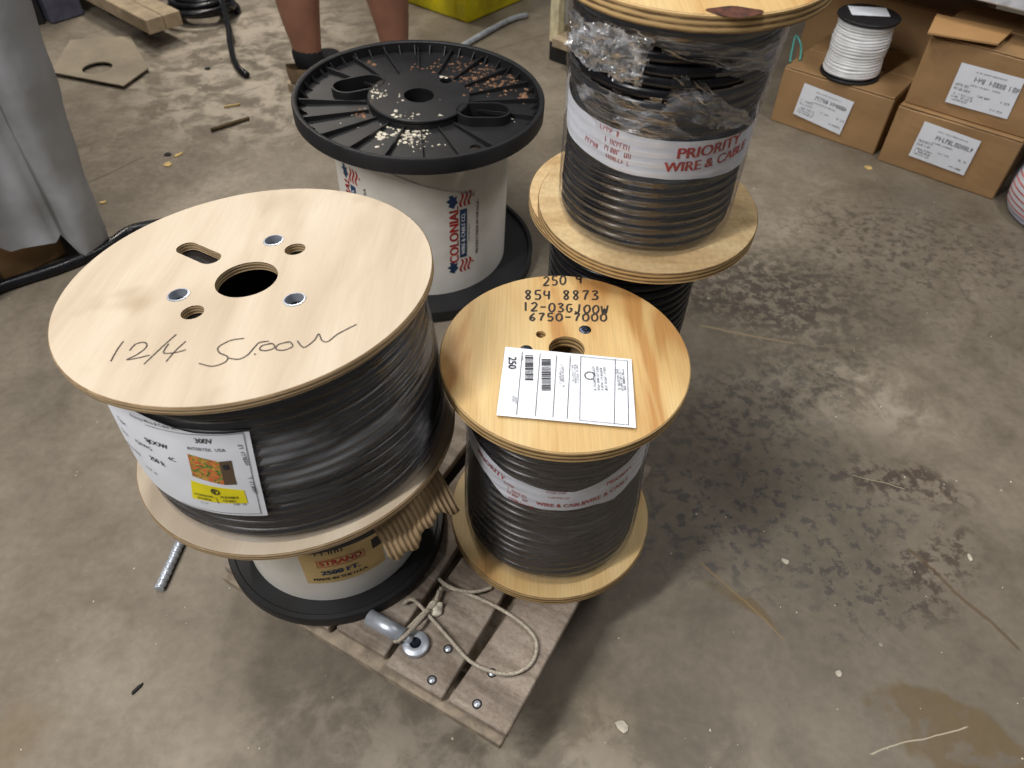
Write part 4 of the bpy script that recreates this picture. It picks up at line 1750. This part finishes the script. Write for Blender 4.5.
HB = .155
carton(bl1, br1, 0, HB, .30, 'brown carton with a white wire spool standing on it', [c4(*q) for q in ((222, 303), (403, 373), (350, 493), (180, 415))], 3)
c_b, MB2 = carton(bl2, br2, 0, HB, .30, 'brown carton on the floor, under another carton', [c4(*q) for q in ((662, 443), (868, 517), (803, 642), (602, 568))], 11)
# third carton on top, pushed back a little
zt3 = HB + .004
bl3, br3 = fl(904, 102, zt3), fl(1026, 140, zt3)
dr = (br2 - bl2).normalized()
br3 = bl3 + dr * .315
c3o, MB3 = carton(bl3, br3, zt3, .165, .28, 'brown carton stacked on top of another carton, with a raised flap', [c4(*q) for q in ((797, 228), (1030, 290), (962, 436), (735, 372))], 17)
I3 = MB3.inverted()
a, b, c_, d_ = [I3 @ fl(*c4(*q), zt3 + .185) for q in ((672, 118), (705, 50), (985, 110), (930, 160))]
V = [a, b, c_, d_] + [v + Vector((0, 0, -.004)) for v in (a, b, c_, d_)]
mob('loose_flap', V, [(0, 3, 2, 1), (4, 5, 6, 7), (0, 1, 5, 4), (1, 2, 6, 5), (2, 3, 7, 6), (3, 0, 4, 7)], 'cardboard_side', c3o)
# more cartons in the shade behind
back = Vector((-dr.y, dr.x, 0))
for i, (ox, oy, ww, hh, lbt) in enumerate(((-.10, .34, .44, .27, 'dim brown carton in the shade behind the wire spool'),)):
    o0 = bl1 + dr * ox + back * oy
    Mx = oriented(o0, dr)
    c = empty('carton', Mx)
    tag(c, lbt, 'carton', 'cardboard cartons along the wall')
    box('body', 0, ww, 0, .3, 0, hh, 'cardboard', c, .003)
    box('flap', .002, ww - .002, .001, .148, hh + .0002, hh + .003, 'cardboard', c, .001)
    box('flap', .002, ww - .002, .152, .299, hh + .0002, hh + .003, 'cardboard', c, .001)
# white wire spool
sb = fl(*c4(385, 268), HB + .004)
sM = frame(sb)
spl = empty('wire_spool', sM)
tag(spl, 'small black spool of white wire standing on a carton', 'spool')
SPR, SPH = .078, .152
for z in (0, SPH - .006):
    plate('flange', circ(SPR, 64), [circ(.012, 20)], z, z + .006, ('black_plastic', 'black_plastic'), spl, .001)
winding('wire', .0065, SPH - .0065, lambda z: .072 + .0015 * sin(z * 90), 17, .0052, 'white_wire', spl, jz=.0016, jr=.0012, seed=6, per=60)
lathe('wire_underlayer', [(.02, .007), (.064, .007), (.064, SPH - .007), (.02, SPH - .007)], 'white_wire', spl, 48, closed=True)
pp = Print()
qs = [pl(sM, SPH, *c4(*q)) for q in ((380, 22), (520, 30), (535, 62), (395, 55))]
pp.quad([(q.x, q.y) for q in qs])
pp.build('paper_label', 'paper', spl, lambda x, y: (x, y, SPH + .0006))
# teal wire loop
q0 = fl(793, 50, .16)
o = tube('wire_loop', smooth_path([fl(790, 62, HB + .008), fl(792, 50, .175), fl(796, 36, .19), fl(801, 46, .18), fl(800, 60, HB + .008)], 8), .003, 'teal', None, 6)
tag(o, 'small teal wire loop on a carton beside the tall reel', 'wire')

# coil of lilac cable, right edge of the frame
cc = fl(1038, 196)
cM = frame(Vector((cc.x + .024, cc.y - .096, 0)))
coil = empty('cable_coil', cM)
tag(coil, 'wrapped coil of lilac white cable with red striped paper at the right edge', 'cable')
winding('cable', 0, .125, lambda z: .135 + .012 * sin(z / .125 * pi), 10, .0068, 'lilac_wire', coil, jz=.001, jr=.002, seed=9, per=64)
lathe('cable_underlayer', [(.07, .002), (.125, .002), (.128, .123), (.07, .123)], 'lilac_wire', coil, 48, closed=True)
film_shell('plastic_wrap', lambda z: .138 + .012 * sin(z / .125 * pi), .003, .123, 'film', coil, .0012, 3, nv=16)
th_, z_ = cyl(cM, .15, 1021, 180)
bd = cyl_patch('paper_band', lambda z: .1375 + .012 * sin(z / .125 * pi), th_ - .25, th_ + .8, .02, .122, 'paper', coil, 24, 8)
rp = Print()
for i in range(7):
    y = .026 + i * .014
    n = 16
    for j in range(n):
        x0, x1 = (-.24 + 1.02 * j / n), (-.24 + 1.02 * (j + 1) / n)
        rp.quad([(x0, y), (x1, y), (x1, y + .0035), (x0, y + .0035)])
M['faded_red'] = plain('faded_red_ink', (206, 104, 100), 0.6)
rp.build('print', 'faded_red', bd, lambda x, y: ((.139 + .012 * sin(y / .125 * pi)) * cos(th_ + x), (.139 + .012 * sin(y / .125 * pi)) * sin(th_ + x), y))

# shelf above the cartons
zs = .40
sA, sB_ = fl(975, 0, zs), fl(1024, 12, zs)
sd = (sB_ - sA).normalized()
shf = empty('storage_shelf', oriented(Vector((sA.x, sA.y, 0)) - sd * .75, sd))
tag(shf, 'pale steel storage shelf over the cartons', 'shelf')
box('shelf_beam', 0, 2.0, 0, .03, zs, zs + .07, 'shelf', shf, .003)
box('shelf_deck', 0, 2.0, .032, .75, zs + .04, zs + .06, 'plank', shf, .002)
box('shelf_beam', 0, 2.0, .752, .78, zs, zs + .07, 'shelf', shf, .003)
for x in (-.045, 2.002):
    for y in (0, .74):
        box('post', x, x + .043, y, y + .04, 0, 1.5, 'shelf', shf, .002)

# ------------------------------------------------------------------ background
# yellow box
yc, yl, yr = fl(468, 24), fl(405, 2), fl(522, 0)
ax_ = (yl - yc).normalized()
ybm = oriented(yc + ax_ * .42, -ax_)
yb = empty('storage_bin', ybm)
tag(yb, 'yellow plastic storage bin on the floor behind the black flange', 'bin')
box('body', 0, .42, 0, .36, 0, .24, 'yellow_box', yb, .006, 2)
box('rim', -.008, .428, -.008, .368, .2405, .262, 'yellow_box', yb, .004)
for i in range(4):
    box('ridge', .05 + i * .1, .06 + i * .1, -.004, -.0002, .03, .235, 'yellow_box', yb, .001)
# metal rod
ra, rb_ = fl(452, 52, .011), fl(505, 22, .011)
rc_ = fl(527, 15, .011)
o = tube('metal_rod', smooth_path([ra + (ra - rb_) * .1, ra, rb_, rc_], 8), .0095, 'steel', None, 12)
tag(o, 'bent grey metal rod on the floor behind the black flange', 'rod')
# bench end with post
zb_ = .06
pb0 = fl(549, 41, zb_)
bdir = Vector((.64, .77, 0))
bM = oriented(Vector((pb0.x, pb0.y, 0)), Vector((.77, -.64, 0)))
bn = empty('work_bench', bM)
tag(bn, 'cream and grey bench end on a black foot behind the tall reel', 'bench')
box('post', 0, .032, 0, .09, zb_, .80, 'cream', bn, .002)
box('side_panel', .034, .40, .03, .045, zb_ + .05, .80, 'grey_panel', bn, .002)
box('shelf_plank', .034, .40, -.03, .40, zb_, zb_ + .028, 'plank', bn, .002)
box('foot', .0, .10, .00, .09, 0, zb_ - .0005, 'black_plastic', bn, .004)
box('foot', .30, .40, .00, .09, 0, zb_ - .0005, 'black_plastic', bn, .004)
box('bench_top', -.02, .42, -.04, .8, .801, .84, 'plank', bn, .003)
# slate bin, upper left
pc, pr2_ = fl(53, 25), fl(86, 15)
pdx = (pr2_ - pc).normalized()
pbn = empty('storage_bin', oriented(pc, pdx))
tag(pbn, 'dark slate bin on the floor at the upper left', 'bin')
box('body', 0, (pr2_ - pc).length, 0, .30, 0, .34, 'purple_bin', pbn, .006)
box('rim', -.006, (pr2_ - pc).length + .006, -.006, .306, .3405, .36, 'purple_bin', pbn, .003)
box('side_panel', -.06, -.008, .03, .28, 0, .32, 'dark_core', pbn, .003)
# low platform
za = .055
ba, bb = fl(85, 0, za), fl(150, 35, za)
bd_ = (bb - ba).normalized()
dl = empty('low_platform', oriented(Vector((ba.x, ba.y, 0)) - bd_ * .35, bd_))
tag(dl, 'low beige plank platform on black casters, upper left', 'platform')
LL = (bb - ba).length + .35
for i in range(2):
    box('plank', 0, LL, i * .062, i * .062 + .06, za, za + .045, 'plank', dl, .002)
for x in (.10, LL * .5, LL - .16):
    for y in (.06,):
        o = lathe('caster', [(.0001, -.012), (.022, -.012), (.025, -.008), (.025, .008), (.022, .012), (.0001, .012)], 'black_plastic', dl, 24)
        o.location = (x, y, .0255)
        o.rotation_euler = (pi / 2, 0, 0)
pp_ = fl(163, -6)
o = box('steel_post', -.03, .03, -.03, .03, 0, .9, 'grey_panel', None, .003)
o.location = pp_
tag(o, 'grey steel post at the top edge beside the black cable coil', 'post')
bx2 = box('foot_plate', -.05, .05, -.05, .05, 0.0, .006, 'grey_panel', o, .001)
# cardboard sheet with a round hole
cs = [fl(52, 76), fl(125, 90), fl(150, 72), fl(132, 40), fl(72, 44)]
c0 = fl(99, 72)
outer = [(p_.x, p_.y) for p_ in cs]
area2 = sum(outer[i][0] * outer[(i + 1) % 5][1] - outer[(i + 1) % 5][0] * outer[i][1] for i in range(5))
if area2 < 0:
    outer = outer[::-1]
o = plate('cardboard_sheet', outer, [circ(.045, 28, c0.x, c0.y)], .010, .014, ('sheet', 'sheet'), None, .0004)
tag(o, 'flat tan cardboard sheet with a round hole on the floor', 'cardboard')
# sticks and chips
for (a, b, r_, mt, nm, lbt) in ((fl(211, 130, .006), fl(249, 118, .006), .0055, 'stick', 'twig', 'short dark brown stick on the floor behind the wide reel'),
                                (fl(224, 107, .004), fl(240, 104, .004), .003, 'chip', 'twig', 'small curled pale sliver on the floor above the brown stick')):
    o = tube(nm, [a, (a + b) / 2 + Vector((0, 0, .001)), b], r_, mt, None, 7)
    tag(o, lbt, 'debris')


def chip_ob(u, v, r_, mt, lbt, nm='wood_chip', sx=1, ang=0, z=0):
    n = 7
    rr_ = random.Random(u)
    pts = [(r_ * sx * cos(i * 2 * pi / n) * rr_.uniform(.7, 1.2), r_ * sin(i * 2 * pi / n) * rr_.uniform(.7, 1.2)) for i in range(n)]
    o = plate(nm, pts, [], 0.0003, .003, (mt, mt), None, .0003)
    p_ = fl(u, v)
    o.location = p_
    o.rotation_euler = (0, 0, ang)
    tag(o, lbt, 'debris')


chip_ob(168, 165, .013, 'chip', 'yellowish wood chip on the floor behind the wide reel', sx=.8)
chip_ob(179, 155, .017, 'chip', 'narrow upright splinter beside the yellowish wood chip', sx=.3, ang=-.6)
chip_ob(168, 155, .010, 'dark_core', 'dark scrap beside the yellowish wood chip', 'scrap')
chip_ob(208, 69, .010, 'dark_core', 'black scrap on the pale floor below the cable coil', 'scrap')
chip_ob(868, 168, .011, 'chip', 'yellow chip on the floor in front of the cartons')
chip_ob(103, 203, .008, 'chip', 'pale chip on the floor beside the grey tarp')
chip_ob(785, 562, .0045, 'crumb_white', 'white paint chip on the open floor right of the front reel', 'paint_chip', sx=1.4, ang=-.6)
chip_ob(838, 674, .005, 'crumb_white', 'white paint chip low on the floor at the right', 'paint_chip')
chip_ob(622, 727, .008, 'crumb_white', 'cream paint chip on the floor right of the pallet corner', 'paint_chip', sx=1.3, ang=-.7)
chip_ob(969, 558, .006, 'crumb_white', 'pale paint chip on the floor near the right edge', 'paint_chip', sx=.6)
chip_ob(137, 690, .010, 'dark_core', 'thin dark splinter on the floor at the lower left', 'splinter', sx=.25, ang=-.6)
rr = random.Random(12)
V, F_ = [], []
for i in range(240):
    u, v = rr.uniform(-40, 1060), rr.uniform(0, 790)
    p_ = fl(u, v)
    if pl(PM, 0, u, v).x > -.02 and pl(PM, 0, u, v).x < PW + .02 and 0 < pl(PM, 0, u, v).y < PLEN:
        continue
    r_ = rr.uniform(.0004, .0017)
    k0 = len(V)
    for q in range(5):
        V.append((p_.x + r_ * cos(q * 1.256) * rr.uniform(.5, 1.5), p_.y + r_ * sin(q * 1.256) * rr.uniform(.5, 1.5), .0003))
    V.append((p_.x, p_.y, .0003 + r_ * .6))
    F_ += [(k0 + q, k0 + (q + 1) % 5, k0 + 5) for q in range(5)]
o = mob('floor_grit', V, F_, 'crumb_white')
tag(o, 'tiny pale grit scattered over the concrete floor', 'grit', kind='stuff')

# ------------------------------------------------------------------ grey tarp draped over a stand, upper left
tb = fl(110, 246)
d1 = Vector((-.66, -.75, 0)).normalized()      # along the visible side, towards the camera
d2 = Vector((-.77, .64, 0)).normalized()       # far end, away to the left
nrm = Vector((.75, -.66, 0)).normalized()
NUA, NVA = 96, 30
V, F_ = [], []
ZT = .78


def tarp_path(s):
    """s metres along the drape; negative goes round the far end"""
    if s < 0:
        return tb + d2 * (-s), Vector((.64, .77, 0)).normalized()
    return tb + d1 * s, nrm


SL = [-.55 + 1.9 * i / NUA for i in range(NUA + 1)]
for s in SL:
    p_, nv_ = tarp_path(s)
    if abs(s) < .05:
        nv_ = (nrm * (s + .05) + Vector((.64, .77, 0)).normalized() * (.05 - s)).normalized()
    hem = .004 if (-.03 < s < .075) else (.075 if s < .20 else .10)
    if s < -.03:
        hem = .01
    for j in range(NVA + 1):
        b = j / NVA
        z = hem + (ZT - hem) * b
        fold = .030 * sin(s * 24 + .6 * z) * (1 - .5 * b) + .02 * mnoise.noise(Vector((s * 4, z * 3, 1.2))) + .012 * mnoise.noise(Vector((s * 14, z * 9, 4)))
        if s > .075 and s < .1:
            fold -= .03 * (1 - b)
        V.append(p_ + nv_ * (fold + .13 * z) + Vector((0, 0, z)))
ntop = len(V)
for s in SL:
    p_, nv_ = tarp_path(s)
    V.append(p_ + nv_ * (.13 * ZT - .10) + Vector((0, 0, ZT + .02)))
for i in range(NUA):
    for j in range(NVA):
        q = i * (NVA + 1) + j
        F_.append((q, q + 1, q + NVA + 2, q + NVA + 1))
    q = i * (NVA + 1) + NVA
    F_.append((q, ntop + i, ntop + i + 1, q + NVA + 1))
top_c = len(V)
V.append(tb + d1 * .5 + d2 * .35 + Vector((0, 0, ZT + .03)))
for i in range(NUA):
    F_.append((ntop + i, top_c, ntop + i + 1))
tpo = mob('tarp', V, F_, 'tarp', None, True)
tag(tpo, 'grey tarpaulin draped over a stand at the upper left', 'tarp')
# brown box and dark stand beneath the tarp
bq = fl(62, 262)
o = empty('carton', oriented(tb + d1 * .10 - nrm * .34 + d1 * .12, -d1))
tag(o, 'brown carton in the shade beneath the grey tarp', 'carton')
box('body', 0, .14, .0, .28, 0, .30, 'cardboard', o, .003)
box('flap', .002, .138, .002, .278, .3002, .304, 'cardboard', o, .001)
o.matrix_world = frame(tb + d1 * .22 - nrm * .04, (0, 0, 1), (-d1.x, -d1.y, 0))

# ------------------------------------------------------------------ person standing behind the reels
fdir = Vector((.62, .78, 0)).normalized()
sdir = Vector((fdir.y, -fdir.x, 0))           # person's right-hand side
an1 = fl(308, 52, .10)
an2 = fl(395, 46, .10)
an1.z = an2.z = .095
c_f = (an1 + an2) / 2
per = empty('person', frame(Vector((c_f.x, c_f.y, 0)), (0, 0, 1), sdir))
tag(per, 'person standing behind the black flange, bare legs, black socks and tan shoes', 'person')
PI_ = per.matrix_world.inverted()


def skin_mesh(name, verts, edges, radii, mat, parent, root=0, sub=2):
    me = bpy.data.meshes.new(name)
    me.from_pydata([tuple(v) for v in verts], edges, [])
    o = bpy.data.objects.new(name, me)
    COL.objects.link(o)
    sk = o.modifiers.new('skin', 'SKIN')
    sk.use_smooth_shade = True
    for i, r_ in enumerate(radii):
        me.skin_vertices[0].data[i].radius = r_ if isinstance(r_, tuple) else (r_, r_)
        me.skin_vertices[0].data[i].use_root = (i == root)
    ss = o.modifiers.new('sub', 'SUBSURF')
    ss.levels = ss.render_levels = sub
    dg = bpy.context.evaluated_depsgraph_get()
    m2 = bpy.data.meshes.new_from_object(o.evaluated_get(dg))
    bpy.data.objects.remove(o)
    m2.materials.clear()
    m2.materials.append(M[mat])
    for p_ in m2.polygons:
        p_.use_smooth = True
    o = bpy.data.objects.new(name, m2)
    COL.objects.link(o)
    o.parent = parent
    return o


a1l, a2l = PI_ @ an1, PI_ @ an2
hipz = .90
VV = [(0, 0, .98), (0, .01, 1.12), (0, .0, 1.30), (0, -.01, 1.44), (0, .0, 1.50), (0, .015, 1.58), (0, .025, 1.68), (0, .02, 1.76)]
EE = [(i, i + 1) for i in range(7)]
RR = [(.15, .11), (.14, .10), (.17, .11), (.13, .08), (.055, .055), (.07, .085), (.075, .095), (.055, .07)]
for sgn, al in ((-1, a1l), (1, a2l)):
    b = len(VV)
    hx_ = .10 * sgn
    kn_ = Vector((hx_ * .45 + al.x * .55, al.y * .55 + .02, .50))
    cf_ = Vector((kn_.x * .35 + al.x * .65, kn_.y * .3 + al.y * .7 - .018, .34))
    VV += [(hx_, 0, .88), (hx_ * .7 + kn_.x * .3, kn_.y * .4, .70), tuple(kn_), tuple(cf_), (al.x, al.y - .004, .19), (al.x, al.y, .115), (al.x, al.y, .045), (al.x, al.y + .06, .035), (al.x, al.y + .14, .028)]
    EE += [(0, b)] + [(b + i, b + i + 1) for i in range(8)]
    RR += [.098, .090, .070, .078, .058, .045, .044, .042, .030]
    s0 = len(VV)
    VV += [(.19 * sgn, -.01, 1.42), (.27 * sgn, -.02, 1.14), (.26 * sgn, .12, .90), (.25 * sgn, .16, .83), (.25 * sgn, .19, .76)]
    EE += [(3, s0)] + [(s0 + i, s0 + i + 1) for i in range(4)]
    RR += [.062, .046, .036, .034, .024]
body = skin_mesh('body', VV, EE, RR, 'skin', per)
# shirt, shorts
skin_mesh('shirt', [(0, 0, .96), (0, .01, 1.12), (0, 0, 1.30), (0, -.01, 1.45), (-.21, -.01, 1.42), (-.255, -.018, 1.26), (.21, -.01, 1.42), (.255, -.018, 1.26)],
          [(0, 1), (1, 2), (2, 3), (3, 4), (4, 5), (3, 6), (6, 7)], [(.17, .13), (.16, .12), (.185, .125), (.13, .09), .075, .065, .075, .065], 'shirt', per)
skin_mesh('shorts', [(0, 0, 1.0), (0, 0, .92), (-.10, 0, .86), (-.12, .015, .62), (.10, 0, .86), (.12, .015, .62)], [(0, 1), (1, 2), (2, 3), (1, 4), (4, 5)], [(.17, .13), (.17, .135), .125, .11, .125, .11], 'denim', per)
hr = lathe('hair', [(.001, 1.845), (.05, 1.835), (.085, 1.79), (.092, 1.74), (.086, 1.70)], 'hair', per, 32)
hr.location = (0, -.005, 0)
for sgn in (-1, 1):
    b2 = lathe('eye', [(.0001, .008), (.006, .005), (.008, 0), (.006, -.005), (.0001, -.008)], 'sock', body, 12)
    b2.location = (.03 * sgn, .108, 1.69)
for al in (a1l, a2l):
    # sock: collar round the ankle, following the foot
    sk_ = skin_mesh('sock', [(al.x, al.y - .006, .135), (al.x, al.y - .004, .09), (al.x, al.y + .002, .055), (al.x, al.y + .07, .048), (al.x, al.y + .12, .040)], [(0, 1), (1, 2), (2, 3), (3, 4)], [.047, .049, .050, .046, .036], 'sock', per)
    # shoe: low shell with sole
    def ring(y, wx, z0, z1):
        return [(al.x - wx, al.y + y, z0), (al.x - wx * .92, al.y + y, z1), (al.x + wx * .92, al.y + y, z1), (al.x + wx, al.y + y, z0)]
    prof = [(-.078, .020, .075), (-.066, .036, .080), (-.03, .042, .062), (.02, .044, .060), (.07, .049, .070), (.12, .052, .062), (.165, .044, .048), (.192, .022, .034)]
    V = []
    for y, wx, h in prof:
        V += ring(y, wx, .024, h)
    F_ = []
    for i in range(len(prof) - 1):
        q = i * 4
        F_ += [(q, q + 4, q + 5, q + 1), (q + 2, q + 6, q + 7, q + 3), (q + 3, q + 7, q + 4, q)]
        if i >= 3:
            F_ += [(q + 1, q + 5, q + 6, q + 2)]
    F_ += [(0, 1, 2, 3), tuple(len(V) - 4 + i for i in (3, 2, 1, 0))]
    so = mob('shoe', V, F_, 'shoe', per, True)
    sb2 = so.modifiers.new('sub', 'SUBSURF')
    sb2.levels = sb2.render_levels = 2
    V = []
    for y, wx, h in prof:
        V += ring(y * 1.02, wx + .004, 0.0, .025)
    F_ = []
    for i in range(len(prof) - 1):
        q = i * 4
        F_ += [(q, q + 4, q + 5, q + 1), (q + 2, q + 6, q + 7, q + 3), (q + 3, q + 7, q + 4, q), (q + 1, q + 5, q + 6, q + 2)]
    F_ += [(0, 1, 2, 3), tuple(len(V) - 4 + i for i in (3, 2, 1, 0))]
    mob('sole', V, F_, 'plank', so)
